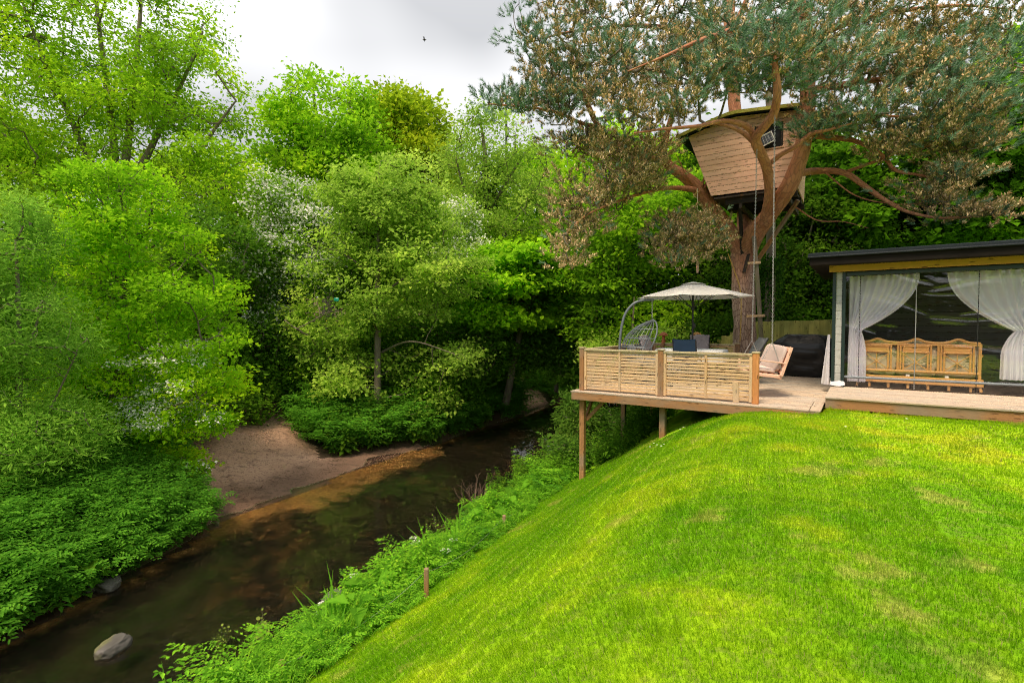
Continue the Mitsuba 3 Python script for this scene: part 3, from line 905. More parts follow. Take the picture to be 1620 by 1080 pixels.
tab = thing('garden_table', 'rectangular garden table under a pale grey fitted cover', 'table')
S, Rr = 64, 9
th = np.linspace(0, 2 * np.pi, S + 1)
cx = np.sign(np.cos(th)) * np.abs(np.cos(th)) ** 0.35
sx = np.sign(np.sin(th)) * np.abs(np.sin(th)) ** 0.35
rows = []
for r, z, k in ((0.02, 0.785, 0), (0.5, 0.787, 0), (0.93, 0.784, 0), (0.985, 0.772, 0), (1.0, 0.75, .3), (1.005, 0.68, .7), (1.01, 0.60, 1), (1.02, 0.52, 1)):
    f = 1 + 0.022 * k * np.sin(th * 11 + 2 * np.sin(th * 3))
    rows.append(np.stack([0.76 * cx * r * f - 1.78, 0.46 * sx * r * f + 2.62, z + 0 * th + 0.01 * k * np.sin(th * 7)], -1))
part(tab, 'cover', toworld(sheet(np.array(rows))), 'pale_cover', smooth=35)
for a in (-1, 1):
    for b in (-1, 1):
        part(tab, 'leg', toworld(tube([(-1.78 + a * 0.66, 2.62 + b * 0.38, 0), (-1.78 + a * 0.66, 2.62 + b * 0.38, 0.76)], 0.02, 8)), 'dark_metal')


def sling_chair(label, x, y, rot, cloth, top=1.05, lean=0.16, w=0.46):
    """An aluminium chair with a sling; local +y is the way it faces."""
    key = thing('garden_chair', label, 'chair', 'chairs round the deck table')
    ca, sn = math.cos(rot), math.sin(rot)

    def f(p):
        p = np.asarray(p, float)
        return G(np.stack([x + ca * p[..., 0] - sn * p[..., 1], y + sn * p[..., 0] + ca * p[..., 1], p[..., 2]], -1))
    for s in (-1, 1):
        h = s * w / 2
        fr = curve([(h, -0.26 - lean, top), (h, -0.20, 0.46), (h, -0.14, 0.43), (h, 0.26, 0.44)], 6)
        part(key, 'side_rail', trimesh.Trimesh(f(tube(fr, 0.014, 7).vertices), tube(fr, 0.014, 7).faces, process=False), 'dark_metal', smooth=40)
        for a, b in (((h, 0.25, 0.44), (h * 1.08, 0.30, 0)), ((h, -0.16, 0.45), (h * 1.08, -0.34, 0))):
            m = tube([a, b], 0.014, 7)
            part(key, 'leg', trimesh.Trimesh(f(m.vertices), m.faces, process=False), 'dark_metal', smooth=40)
        m = tube(curve([(h * 1.1, -0.27, 0.66), (h * 1.1, 0.0, 0.67), (h * 1.1, 0.27, 0.65), (h * 1.06, 0.29, 0.3)], 5), 0.016, 7)
        part(key, 'armrest', trimesh.Trimesh(f(m.vertices), m.faces, process=False), 'dark_metal', smooth=40)
    path = curve([(-0.26 - lean, top), (-0.235 - lean * 0.55, 0.75), (-0.20, 0.475), (-0.13, 0.445), (0.05, 0.43), (0.26, 0.45)], 5)
    rows = []
    for yy, zz in path:
        rows.append([(xx, yy - 0.012 * (1 - (2 * xx / w) ** 2), zz - 0.012 * (1 - (2 * xx / w) ** 2)) for xx in np.linspace(-w / 2, w / 2, 7)])
    a = np.array(rows)
    b = a + [0, 0.012, 0.016]
    m = join([sheet(a), sheet(b[:, ::-1])])
    part(key, 'sling', trimesh.Trimesh(f(m.vertices), m.faces, process=False), cloth, smooth=30)
    if cloth != 'navy_cloth':
        cu = cushion(w * 0.97, 0.075, 0.60, len(used))
        cv = np.array(cu.vertices)
        t = math.atan2(lean * 1.0, 0.55)
        cv = np.stack([cv[:, 0], cv[:, 1] * math.cos(t) - cv[:, 2] * math.sin(t) - 0.21 - lean * 0.58, cv[:, 1] * math.sin(t) + cv[:, 2] * math.cos(t) + 0.78 + (top - 1.05)], -1)
        part(key, 'back_pad', trimesh.Trimesh(f(cv), cu.faces, process=False), cloth, smooth=True)
    return key


sling_chair('navy blue sling chair at the near side of the table', -1.62, 1.72, 0.12, 'navy_cloth', top=1.03)
sling_chair('grey padded chair turned side on at the table left end', -2.62, 2.70, -1.75, 'grey_cloth', top=1.06, lean=0.10)
sling_chair('grey padded chair on the far side of the table under the parasol', -1.86, 3.55, 3.3, 'grey_cloth', top=1.07)
sling_chair('slate grey reclined chair between the pine trunk and the swing bench', -0.82, 2.95, 2.15, 'slate_cloth', top=1.04, lean=0.30)

orn = thing('mushroom_ornament', 'terracotta mushroom ornament standing on the back railing post', 'ornament')
oc = G(np.array([-2.93, 4.2, 0.0]))
part(orn, 'stalk', revolve([(0, .85), (0.05, 0.85), (0.055, 0.87), (0.042, 0.95), (0.038, 1.05), (0.03, 1.07)], 16, oc), 'terracotta', smooth=40)
part(orn, 'cap', revolve([(0.03, 1.055), (0.10, 1.045), (0.115, 1.06), (0.09, 1.10), (0.045, 1.135), (0, 1.145)], 18, oc), 'terracotta', smooth=40)
pst = thing('ornament_post', 'brown timber post under the mushroom ornament', 'post')
m, uv = bar(None, '', (-2.93, 4.12, 0.001), (-2.93, 4.12, 0.848), 0.09, 0.09, 'post_wood')
put(pst, m, 'post_wood', uv=uv)
wk = thing('wicker_ball', 'round woven wicker ball beside the parasol pole', 'ornament')
bc = G(np.array([-2.02, 4.02, 1.02]))
rings = []
rg = np.random.default_rng(5)
for k in range(14):
    n = rg.normal(size=3)
    n /= np.linalg.norm(n)
    a = np.cross(n, [0.3, 0.5, 0.8])
    a /= np.linalg.norm(a)
    b = np.cross(n, a)
    t = np.linspace(0, 2 * np.pi, 25)
    rings.append(tube(bc + 0.125 * (np.cos(t)[:, None] * a + np.sin(t)[:, None] * b) + n * rg.uniform(-.03, .03), 0.010, 5, False))
part(wk, 'weave', join(rings), 'rattan', False, np.zeros((sum(len(r.vertices) for r in rings), 2)) + 0.3)
part(wk, 'stand', tube([bc - [0, 0, 1.0], bc - [0, 0, 0.1]], 0.015, 8), 'dark_metal')

# hanging egg chair
egg = thing('hanging_egg_chair', 'grey wire hanging egg chair on a curved steel stand', 'egg chair')
E0 = np.array([-2.93, 1.55, 0.0])


def eggf(p):
    p = np.asarray(p, float)
    a = 0.5
    ca, sn = math.cos(a), math.sin(a)
    return G(np.stack([E0[0] + ca * p[..., 0] - sn * p[..., 1], E0[1] + sn * p[..., 0] + ca * p[..., 1], p[..., 2]], -1))


def etube(name, pts, r, n=8, sides=8, mat='grey_metal', parent=None):
    m = tube(curve(pts, n), r, sides)
    return part(parent or egg, name, trimesh.Trimesh(eggf(m.vertices), m.faces, process=False), mat, smooth=40)


etube('stand_arm', [(-0.10, 0, 0.04), (-0.14, 0, 0.6), (-0.13, 0, 1.1), (-0.04, 0, 1.55), (0.14, 0, 1.80), (0.36, 0, 1.89), (0.60, 0, 1.90)], 0.029, 10, 10)
etube('stand_base', [(0.55 + 0.5 * math.cos(t), 0.5 * math.sin(t), 0.025) for t in np.linspace(0.35, 2 * np.pi - 0.35, 12)] , 0.024, 4)
etube('stand_base', [(-0.10, 0, 0.03), (0.55, 0.0, 0.03)], 0.024)
links = []
for k in range(10):
    z = 1.87 - 0.038 * k
    t = np.linspace(0, 2 * np.pi, 9)
    o = np.stack([0.012 * np.cos(t) * (k % 2 == 0) + 0.57, 0.012 * np.cos(t) * (k % 2 == 1), z - 0.022 + 0.027 * np.sin(t)], -1)
    links.append(tube(o, 0.005, 5, False))
lk = join(links)
part(egg, 'chain', trimesh.Trimesh(eggf(lk.vertices), lk.faces, process=False), 'galvanised')
TOPZ = 1.46


def eggpt(th, s):
    """th: round the egg, 0 is its open front; s: 0 at the hook, 1 at the bottom."""
    r = 0.50 * math.sin(math.pi * min(1, s ** 0.85)) ** 0.75
    return (0.57 - 0.34 * math.sin(s * math.pi * 0.5) ** 1.2 + 0.02 + 0.9 * r * math.cos(th), r * math.sin(th) * 1.0, TOPZ - 1.10 * s)


bk = part(egg, 'basket_rim', trimesh.Trimesh(eggf(tube(np.array([eggpt(1.25, s) for s in np.linspace(0, .97, 20)] + [eggpt(-1.25, s) for s in np.linspace(.97, 0, 20)]), 0.016, 7).vertices), tube(np.array([eggpt(1.25, s) for s in np.linspace(0, .97, 20)] + [eggpt(-1.25, s) for s in np.linspace(.97, 0, 20)]), 0.016, 7).faces, process=False), 'grey_metal', smooth=40)
for th in np.linspace(1.55, 2 * np.pi - 1.55, 15):
    etube('basket_rib', [eggpt(th, s) for s in np.linspace(0, 0.97, 9)], 0.0065, 3, 5)
for s in (0.2, 0.38, 0.56, 0.72, 0.86):
    etube('basket_hoop', [eggpt(th, s) for th in np.linspace(1.25, 2 * np.pi - 1.25, 14)], 0.009 if s != .56 else .012, 2, 5)
cu = cushion(0.62, 0.66, 0.2, 3)
cu.vertices = cu.vertices + [0.38, 0, 0.50]
part(egg, 'seat_cushion', trimesh.Trimesh(eggf(cu.vertices), cu.faces, process=False), 'slate_cloth', smooth=True)
cu = cushion(0.16, 0.42, 0.36, 4)
cu.vertices = cu.vertices + [0.12, 0, 0.72]
part(egg, 'back_cushion', trimesh.Trimesh(eggf(cu.vertices), cu.faces, process=False), 'slate_cloth', smooth=True)

# ------------------------------------------------------------------ swing bench on two chains
sw = thing('swing_bench', 'wooden swing bench with pinkish cushions hanging from chains', 'swing bench')
NB, FB = np.array([4.86, 9.30, 0.44]), np.array([5.00, 10.30, 0.46])     # near and far lower end of the back
back = np.array([0.17, 0.0, 0.47])
seatd = np.array([-0.46, 0.05, 0.05])
ax = FB - NB
for k in range(5):
    s = k / 4
    bar(sw, 'back_slat', NB + back * (0.12 + 0.84 * s) + [0.035, 0, 0], FB + back * (0.12 + 0.84 * s) + [0.035, 0, 0], 0.02, 0.085, 'house_wood', f=ident, up=back)
    bar(sw, 'seat_slat', NB + seatd * (0.08 + 0.86 * s) - [0, 0, 0.02], FB + seatd * (0.08 + 0.86 * s) - [0, 0, 0.02], 0.085, 0.02, 'house_wood', f=ident)
for e in (NB - ax * 0.02, FB + ax * 0.02):
    bar(sw, 'back_post', e + [0.035, 0, -0.03], e + back * 1.05 + [0.035, 0, 0], 0.045, 0.05, 'house_wood', f=ident)
    bar(sw, 'seat_rail', e - [0, 0, 0.045], e + seatd * 1.02 - [0, 0, 0.045], 0.045, 0.05, 'house_wood', f=ident)
    bar(sw, 'armrest', e + back * 0.42 + [0.06, 0, 0], e + seatd * 0.95 + [0.03, 0, 0.22], 0.06, 0.025, 'house_wood', f=ident)
    bar(sw, 'arm_post', e + seatd * 0.85 - [0, 0, 0.03], e + seatd * 0.85 + [0, 0, 0.205], 0.04, 0.04, 'house_wood', f=ident)
bar(sw, 'front_rail', NB - [0, 0, 0.055] + [0.03, 0, 0], FB - [0, 0, 0.055] + [0.03, 0, 0], 0.05, 0.075, 'house_wood', f=ident)


def frame_cushion(sx, sy, sz, c, a, b, seed):
    cu = cushion(sx, sy, sz, seed)
    a = a / np.linalg.norm(a)
    b = b - a * (b @ a)
    b /= np.linalg.norm(b)
    cu.vertices = np.asarray(c) + np.array(cu.vertices) @ np.stack([a, b, np.cross(a, b)])
    return cu


part(sw, 'back_cushion', frame_cushion(0.98, 0.50, 0.13, (NB + FB) / 2 + back * 0.58 - [0.035, 0, 0], ax, back, 1), 'pink_cloth', smooth=True)
part(sw, 'seat_cushion', frame_cushion(0.98, 0.44, 0.10, (NB + FB) / 2 + seatd * 0.52 + [0, 0, 0.045], ax, seatd, 2), 'pink_cloth', smooth=True)


def chain(p, q, r=0.006, pitch=0.034, big=1.0):
    p, q = np.asarray(p, float), np.asarray(q, float)
    L = np.linalg.norm(q - p)
    d = (q - p) / L
    a = np.cross(d, [0.37, 0.9, 0.2])
    a /= np.linalg.norm(a)
    b = np.cross(d, a)
    out = []
    t = np.linspace(0, 2 * np.pi, 7)
    for k in range(int(L / pitch)):
        c = p + d * (k + 0.5) * pitch
        w = a if k % 2 else b
        out.append(tube(c + 0.013 * big * np.cos(t)[:, None] * w + 0.024 * np.sin(t)[:, None] * d, r, 4, False))
    return join(out)


HA, HB = at(1222, 541, 9.33), at(1190, 538, 10.30)
HAT, HBT = at(1220, 186, 9.45), at(1193, 228, 10.36)
part(sw, 'chain', chain(HA, HAT, 0.0045, big=0.8), 'galvanised')
part(sw, 'chain', chain(HB, HBT, 0.0045, big=0.8), 'galvanised')
for h, e in ((HA, NB - ax * 0.02), (HB, FB + ax * 0.02)):
    part(sw, 'hanger', tube([h, e + seatd * 0.95 + [0, 0, -0.02]], 0.006, 6), 'galvanised')
    part(sw, 'hanger', tube([h, e + back * 0.12 + [0.03, 0, 0]], 0.0075, 6), 'galvanised')

# ------------------------------------------------------------------ covered barbecue
bbq = thing('barbecue_cover', 'black weatherproof cover over a barbecue beside the fence', 'cover')
S = 120
th = np.linspace(0, 2 * np.pi, S + 1)
cx = np.sign(np.cos(th)) * np.abs(np.cos(th)) ** 0.45
sx = np.sign(np.sin(th)) * np.abs(np.sin(th)) ** 0.45
rows = []
prof = [(0.02, 1.08), (0.45, 1.085), (0.62, 1.075), (0.68, 1.05), (0.80, 0.99), (0.93, 0.91), (1.0, 0.86), (1.01, 0.78), (1.01, 0.68), (1.0, 0.56), (0.99, 0.44), (0.97, 0.32), (0.92, 0.22), (0.86, 0.12), (0.82, 0.05), (0.80, 0.012)]
pr = curve(prof, 4)
for r, z in pr:
    fold = meshkit.fbm(np.stack([np.cos(th) * 4.0, np.sin(th) * 4.0, 0 * th + z * 3.3], -1), 4, 13) - 0.5
    fold2 = meshkit.noise(np.stack([np.cos(th) * 2 + z * 2.2, np.sin(th) * 3 - z * 3, 0 * th], -1), 17) - 0.5
    k = np.clip((1.0 - z) * 3, 0, 1)
    f = 1 + k * (0.30 * fold + 0.16 * fold2)
    fold = fold + 0.35 * np.sin(z * 26 + 3 * np.cos(th) + 5 * fold2) * 0.25
    rows.append(np.stack([0.72 * cx * r * f + 0.27, 0.36 * sx * r * f + 5.85, np.maximum(0.012, z + 0 * th + 0.04 * fold2 * (z > .1))], -1))
put(bbq, toworld(sheet(np.array(rows))), 'black_cover', smooth=30)

# ------------------------------------------------------------------ ladder, rope, stakes, wire
lad = thing('climbing_ladder', 'single pole wooden ladder with rungs leaning by the pine trunk', 'ladder')
LB, LT = at(1209, 590, 12.75), at(1189, 360, 12.9)
m = tube([LB, (LB + LT) / 2 + [0.01, 0, 0], LT], 0.055, 8)
part(lad, 'pole', m, 'bark', smooth=40)
for py_, dx0, dx1 in ((501, -22, 6), (418, -14, 5)):
    s = (py_ - 590) / (360 - 590)
    c = LB + (LT - LB) * s
    bar(lad, 'rung', c + [dx0 / 62, -0.07, 0], c + [dx1 / 62, -0.07, 0.02], 0.045, 0.06, 'slat_wood', f=ident)
rp = thing('yellow_rope', 'yellow rope slanting across the front of the pine trunk', 'rope')
put(rp, tube(curve([at(1150, 402, 13.0), at(1160, 428, 13.05), at(1170, 458, 13.05), at(1172, 490, 13.05), at(1171, 540, 13.1)], 6), 0.011, 6), 'yellow_rope', smooth=True)
hr = thing('hanging_rope', 'thin rope with a wooden handle hanging above the parasol', 'rope')
part(hr, 'line', tube([at(1101, 300, 12.6), at(1101.5, 360, 12.6), at(1102, 414, 12.6)], 0.008, 5), 'rope')
part(hr, 'handle', tube([at(1102, 413, 12.6), at(1102, 415, 12.6), at(1102, 430, 12.6), at(1102, 432, 12.6)], [0.02, 0.03, 0.03, 0.02], 8), 'house_wood', False, np.zeros((4 * 8 + 2, 2)) + 0.4)

stk_lab = ['weathered stake nearest the camera at the bottom of the frame', 'tall weathered stake at the lawn edge in front of the bluebells', 'short stake half hidden in leaves beside the dead twigs',
           'small stake among leaves just left of the outer deck post']
tops = []
for (px_, py_, pb), lb in zip(((437, 1055, 1110), (672, 904, 952), (797, 818, 846), (887, 751, 768)), stk_lab):
    g = ground_at(px_, pb)
    ztop = EYE + (513 - py_) / 810 * g[1]
    s = thing('wooden_stake', lb, 'stake', 'stakes along the lawn edge')
    m, uv = bar(None, '', g - [0, 0, 0.2], np.array([g[0] + 0.004, g[1], ztop]), 0.055, 0.055, 'post_wood', f=ident, bev=0.008)
    put(s, m, 'post_wood', uv=uv)
    tops.append(np.array([g[0] - 0.03, g[1], ztop - 0.06]))
wi = thing('fence_wire', 'slack thin wire strung between the lawn edge stakes', 'wire')
pts = []
for a, b in zip(tops[:-1], tops[1:]):
    for s in np.linspace(0, 1, 9)[:-1]:
        q = a * (1 - s) + b * s
        pts.append(q - [0, 0, 0.5 * s * (1 - s)])
put(wi, tube(np.array(pts + [tops[-1]]), 0.0022, 4), 'galvanised', smooth=True)

mast = thing('floodlight_mast', 'distant dark mast with a bracket and open metal frame above the trees', 'mast')
MZ = 31.0
b0 = at(801, 158, MZ)
part(mast, 'pole', tube([np.array([b0[0], b0[1], -1.0]), b0 + [0, 0, 0.0]], 0.07, 8), 'dark_metal')
part(mast, 'bracket', tube([b0, at(820, 156, MZ)], 0.04, 6), 'dark_metal')
part(mast, 'bracket', tube([b0 + [0.02, 0, -.02], at(812, 165, MZ)], 0.05, 6), 'dark_metal')
fr = [at(822, 149, MZ), at(829, 151, MZ), at(826, 163, MZ), at(820, 160, MZ), at(822, 149, MZ)]
part(mast, 'lamp_frame', join([tube([fr[i], fr[i + 1]], 0.05, 6) for i in range(4)]), 'grey_metal')

bird = thing('bird', 'tiny dark bird flying high in the grey sky', 'bird')
bc = at(674, 72, 38.0)
bd_ = revolve([(0, -0.14), (0.035, -0.10), (0.05, 0), (0.035, 0.09), (0.02, 0.13), (0, 0.16)], 8)
bd_.vertices = np.array(bd_.vertices)[:, [2, 0, 1]] + bc
wing = [trimesh.Trimesh(bc + np.array([[0.05, 0, 0.01], [-0.06, 0, 0.01], [-0.05, s * 0.2, 0.10], [0.03, s * 0.2, 0.10], [-0.08, s * 0.42, 0.04]]), [[0, 1, 2], [0, 2, 3], [3, 2, 4]], process=False) for s in (-1, 1)]
put(bird, join([bd_] + wing), 'dark_metal')
# ------------------------------------------------------------------ foliage tools
def unit(v):
    return v / (np.linalg.norm(v, axis=-1, keepdims=True) + 1e-12)


def leaf_mesh(base, direc, normal, L, W, fold=0.18, curl=0.12):
    """Kite shaped leaves folded along the midrib: two triangles each."""
    d = unit(direc)
    w = unit(np.cross(normal, d))
    n = np.cross(d, w)
    L = L[:, None]
    W = W[:, None]
    mid = base + d * L * 0.45
    tip = base + d * L - n * L * curl
    a = mid + w * W * 0.5 + n * W * fold
    b = mid - w * W * 0.5 + n * W * fold
    v = np.stack([base, a, tip, b], 1).reshape(-1, 3)
    k = np.arange(len(base))[:, None] * 4
    f = np.stack([k + [0, 1, 2], k + [0, 2, 3]], 1).reshape(-1, 3)
    return v, f


def palette(t, jit, cols, rng):
    """Colours between cols by t in 0..1, with a little jitter in brightness."""
    cols = np.asarray(cols, float)
    x = np.clip(t, 0, 0.9999) * (len(cols) - 1)
    i = x.astype(int)
    fr = (x - i)[:, None]
    c = cols[i] * (1 - fr) + cols[i + 1] * fr
    return c * (1 + jit * rng.uniform(-1, 1, (len(t), 1)))


def clusters(rng, centres, n, spread, L, cols, up=0.55, aspect=0.55, outward=None, tone=None, droop=0.0, jit=0.22):
    """n leaves round each centre, lying in loose plates that face the sky."""
    M = len(centres)
    N = M * n
    c = np.repeat(centres, n, 0)
    off = rng.normal(size=(N, 3)) * np.asarray(spread) * 0.55
    base = c + off
    out = unit(off + 1e-6)
    direc = unit(out * [1, 1, 0.4] + rng.normal(size=(N, 3)) * 0.5 - [0, 0, droop])
    nrm = unit(rng.normal(size=(N, 3)) * (1 - up) + np.array([0, 0, up]) + (0 if outward is None else 0.45 * np.repeat(outward, n, 0)))
    size = L * rng.uniform(0.6, 1.35, N) * np.repeat(rng.uniform(0.72, 1.3, M), n)
    v, f = leaf_mesh(base, direc, nrm, size, size * aspect * rng.uniform(0.8, 1.2, N))
    tc = rng.random(M) if tone is None else tone
    t = np.clip(np.repeat(tc, n) * 0.72 + rng.random(N) * 0.28, 0, 1)
    col = np.repeat(palette(t, jit, cols, rng), 4, 0)
    return v, f, col


def merge(parts):
    vs, fs, cs, k = [], [], [], 0
    for v, f, c in parts:
        vs.append(v)
        fs.append(f + k)
        cs.append(c)
        k += len(v)
    return (np.vstack(vs), np.vstack(fs)), np.clip(np.vstack(cs), 0, 1)


def blob_points(rng, blobs, n, gap=0.46, freq=1.1, seed=0, shell=0.5):
    """Points through the crown's masses (px, py, distance, rx, ry, depth in m), thinned by noise so that clumps and holes form."""
    w = np.array([b[3] * b[4] * b[2] ** 2 for b in blobs], float) ** 0.85
    out = []
    need = n
    while need > 0:
        i = rng.choice(len(blobs), need * 3, p=w / w.sum())
        B = np.array(blobs, float)[i]
        c = np.stack([(B[:, 0] - 810) / 810 * B[:, 2], B[:, 2], EYE + (513 - B[:, 1]) / 810 * B[:, 2]], -1)
        r = np.stack([B[:, 3] * B[:, 2] / 810, B[:, 5], B[:, 4] * B[:, 2] / 810], -1)
        u = unit(rng.normal(size=(len(i), 3))) * (rng.random((len(i), 1)) ** (1 / (3 + 3 * shell)))
        p = c + u * r
        keep = meshkit.fbm(p * freq, 2, seed) > gap
        keep &= p[:, 2] > height(p[:, 0], p[:, 1]) + 0.15
        p = p[keep][:need]
        out.append(p)
        need -= len(p)
    return np.vstack(out)


def grow(limbs, pts, bias=0.25, rise=0.5):
    """Joins the points to the limbs by short upward leading twigs. Returns nodes, parents (-1 on limbs), number of limb nodes."""
    L = [curve(l, 6)[:, :3] for l in limbs]
    nodes = np.vstack(L)
    n0 = len(nodes)
    path = np.zeros(n0)
    d0 = np.array([np.min(np.linalg.norm(nodes - p, axis=1)) for p in pts])
    order = np.argsort(d0)
    allp = np.vstack([nodes, np.zeros((len(pts), 3))])
    path = np.concatenate([path, np.zeros(len(pts))])
    parent = np.full(n0 + len(pts), -1)
    k = n0
    for i in order:
        p = pts[i]
        d = p - allp[:k]
        dist = np.linalg.norm(d, axis=1)
        cost = dist + bias * path[:k] + rise * np.maximum(0, -d[:, 2])
        j = int(np.argmin(cost))
        allp[k] = p
        parent[k] = j
        path[k] = path[j] + dist[j]
        k += 1
    return allp, parent, n0


def twig_mesh(nodes, parent, n0, rng, r0=0.007, power=0.5, sides=4, rmax=0.12, arch=0.08):
    N = len(nodes)
    load = np.ones(N)
    for i in range(N - 1, n0 - 1, -1):
        load[parent[i]] += load[i]
    c = np.arange(n0, N)
    p = parent[c]
    a, b = nodes[p], nodes[c]
    ra = np.minimum(r0 * load[c] ** power * 1.25, rmax)
    rb = np.minimum(r0 * load[c] ** power, rmax)
    L = np.linalg.norm(b - a, axis=1)
    m = (a + b) / 2 + rng.normal(size=a.shape) * 0.06 * L[:, None] - np.array([0, 0, arch]) * L[:, None]
    t = unit(b - a)
    ref = np.where(np.abs(t[:, 2:]) < 0.9, [0, 0, 1.0], [1.0, 0, 0])
    u = unit(np.cross(t, ref))
    w = np.cross(t, u)
    ang = np.arange(sides) * 2 * np.pi / sides
    ring = np.cos(ang)[None, :, None] * u[:, None] + np.sin(ang)[None, :, None] * w[:, None]
    v = np.stack([a[:, None] + ring * ra[:, None, None], m[:, None] + ring * ((ra + rb) / 2)[:, None, None], b[:, None] + ring * rb[:, None, None]], 1).reshape(-1, 3)
    k = (np.arange(len(c)) * 3 * sides)[:, None]
    fs = []
    for lev in range(2):
        for j in range(sides):
            j2 = (j + 1) % sides
            q = np.array([lev * sides + j, lev * sides + j2, (lev + 1) * sides + j2, (lev + 1) * sides + j])
            fs += [k + q[[0, 1, 2]], k + q[[0, 2, 3]]]
    return trimesh.Trimesh(v, np.vstack(fs), process=False), load


def limb(pts, n=6, sides=9, bumpy=0.06):
    """pts: x, y, z, radius."""
    c = curve(pts, n)
    r = c[:, 3]
    m = tube(c[:, :3], r, sides)
    v = np.array(m.vertices)
    s = np.concatenate([np.repeat(r, sides), r[:1], r[-1:]])[:, None]
    m.vertices = v + (np.stack([meshkit.fbm(v * 2.3 / np.maximum(s.mean() * 4, 0.2) + k * 7.1, 3, k) for k in range(3)], -1) - 0.5) * s * bumpy * 5
    return m


def limb_uv(pts, n=6, sides=9):
    c = curve(pts, n)
    s = np.concatenate([[0], np.cumsum(np.linalg.norm(np.diff(c[:, :3], axis=0), axis=1))])
    return s


GAIN = np.array([3.25, 2.65, 1.6])


def tree(kind, label, trunk, limbs, blobs, nodes, leaves, L, cols, seed, spread=(0.5, 0.5, 0.28), gap=0.44, freq=0.9, up=0.42, aspect=0.6, bark='bark',
         group=None, cat='tree', r0=0.007, extra=None, droop=0.0, sides=4, shell=0.5, power=0.5, jit=0.22):
    rng = np.random.default_rng(seed)
    cols = np.asarray(cols) * GAIN
    L = L * 1.2
    key = thing(kind, label, cat, group)
    part(key, 'trunk', limb(trunk), bark, smooth=True)
    for l in limbs:
        part(key, 'limb', limb(l, 5, 7), bark, smooth=True)
    pts = blob_points(rng, blobs, nodes, gap, freq, seed, shell)
    allp, par_, n0 = grow([trunk] + list(limbs), pts)
    tw, load = twig_mesh(allp, par_, n0, rng, r0, power, sides)
    part(key, 'twigs', tw, bark, smooth=True, kind='stuff')
    c = allp[n0:]
    centre = c.mean(0)
    tone = np.clip(meshkit.fbm(c * 0.7, 2, seed + 3) * 1.5 - 0.25 + rng.normal(0, 0.13, len(c)), 0, 1)
    parts = [clusters(rng, c, leaves, spread, L, cols, up, aspect, unit(c - centre), tone, droop, jit)]
    mids = (c + allp[par_[n0:]]) / 2
    parts.append(clusters(rng, mids, max(1, leaves // 3), spread, L, cols, up, aspect, unit(c - centre), tone, droop, jit))
    (v, f), col = merge(parts)
    part(key, 'crown', (v, f), 'leaf', False, None, col)
    if extra:
        extra(key, rng, c, centre)
    return key, c


def P4(px, py, Z, r):
    return [*at(px, py, Z), r]


def blossom(sel, n, spread, size, name='blossom'):
    def fn(key, rng, c, centre):
        q = c[sel(c)]
        if len(q) == 0:
            return
        v, f, col = clusters(rng, q + [0, -0.14, 0.10], n, spread, size, [(.8, .8, .8)] * 2, 0.6, 0.95)
        part(key, name, (v, f), 'petal', False, label='white blossom')
    return fn


def topx(c):
    return 810 + 810 * c[:, 0] / c[:, 1], 513 - 810 * (c[:, 2] - EYE) / c[:, 1]


YG = [(0.045, 0.115, 0.010), (0.105, 0.235, 0.014), (0.22, 0.36, 0.020)]       # fresh yellow green
MG = [(0.030, 0.085, 0.010), (0.070, 0.170, 0.016), (0.14, 0.27, 0.022)]       # mid green
DG = [(0.020, 0.062, 0.010), (0.044, 0.122, 0.015), (0.092, 0.20, 0.024)]     # deep green
LG = [(0.065, 0.14, 0.03), (0.125, 0.235, 0.05), (0.215, 0.335, 0.085)]          # pale soft green
DK = [(0.010, 0.034, 0.005), (0.022, 0.066, 0.008), (0.050, 0.115, 0.013)]
GOLD = [(0.06, 0.13, 0.010), (0.125, 0.215, 0.014), (0.20, 0.27, 0.020)]

# ------------------------------------------------------------------ the wood across the stream
tree('tall_maple', 'tall many stemmed tree with thin yellow green leaves reaching above the frame',
     [P4(185, 600, 21, .34), P4(188, 470, 21, .30), P4(192, 360, 21, .26), P4(196, 300, 21, .2)],
     [[P4(192, 380, 21, .2), P4(150, 260, 20.5, .13), P4(90, 120, 20, .07), P4(50, 10, 19.8, .04)],
      [P4(193, 340, 21, .2), P4(185, 200, 21, .13), P4(170, 60, 21, .08), P4(160, -70, 21, .04)],
      [P4(195, 320, 21, .2), P4(215, 190, 21.3, .13), P4(232, 50, 21.4, .08), P4(240, -60, 21.5, .04)],
      [P4(195, 330, 21, .2), P4(250, 230, 21, .12), P4(300, 130, 20.6, .07), P4(330, 60, 20.4, .04)],
      [P4(192, 380, 21, .18), P4(280, 300, 20.6, .11), P4(345, 210, 20.2, .06), P4(380, 165, 20, .03)],
      [P4(190, 400, 21, .17), P4(110, 320, 20.4, .1), P4(50, 250, 20, .06), P4(0, 200, 19.6, .04)],
      [P4(190, 420, 21, .15), P4(270, 370, 20.4, .1), P4(340, 300, 20, .05)]],
     [(170, 60, 21, 190, 130, 3.5), (60, 150, 20, 110, 150, 3), (310, 150, 20.5, 80, 90, 2.6), (200, 200, 21, 180, 90, 3.5), (160, -70, 21, 170, 60, 3), (350, 290, 19.8, 70, 60, 2), (60, 300, 20, 100, 60, 2.2)],
     1150, 42, 0.112, YG, 101, spread=(0.5, 0.5, 0.34), gap=0.49, freq=0.8, r0=0.009, droop=0.25)

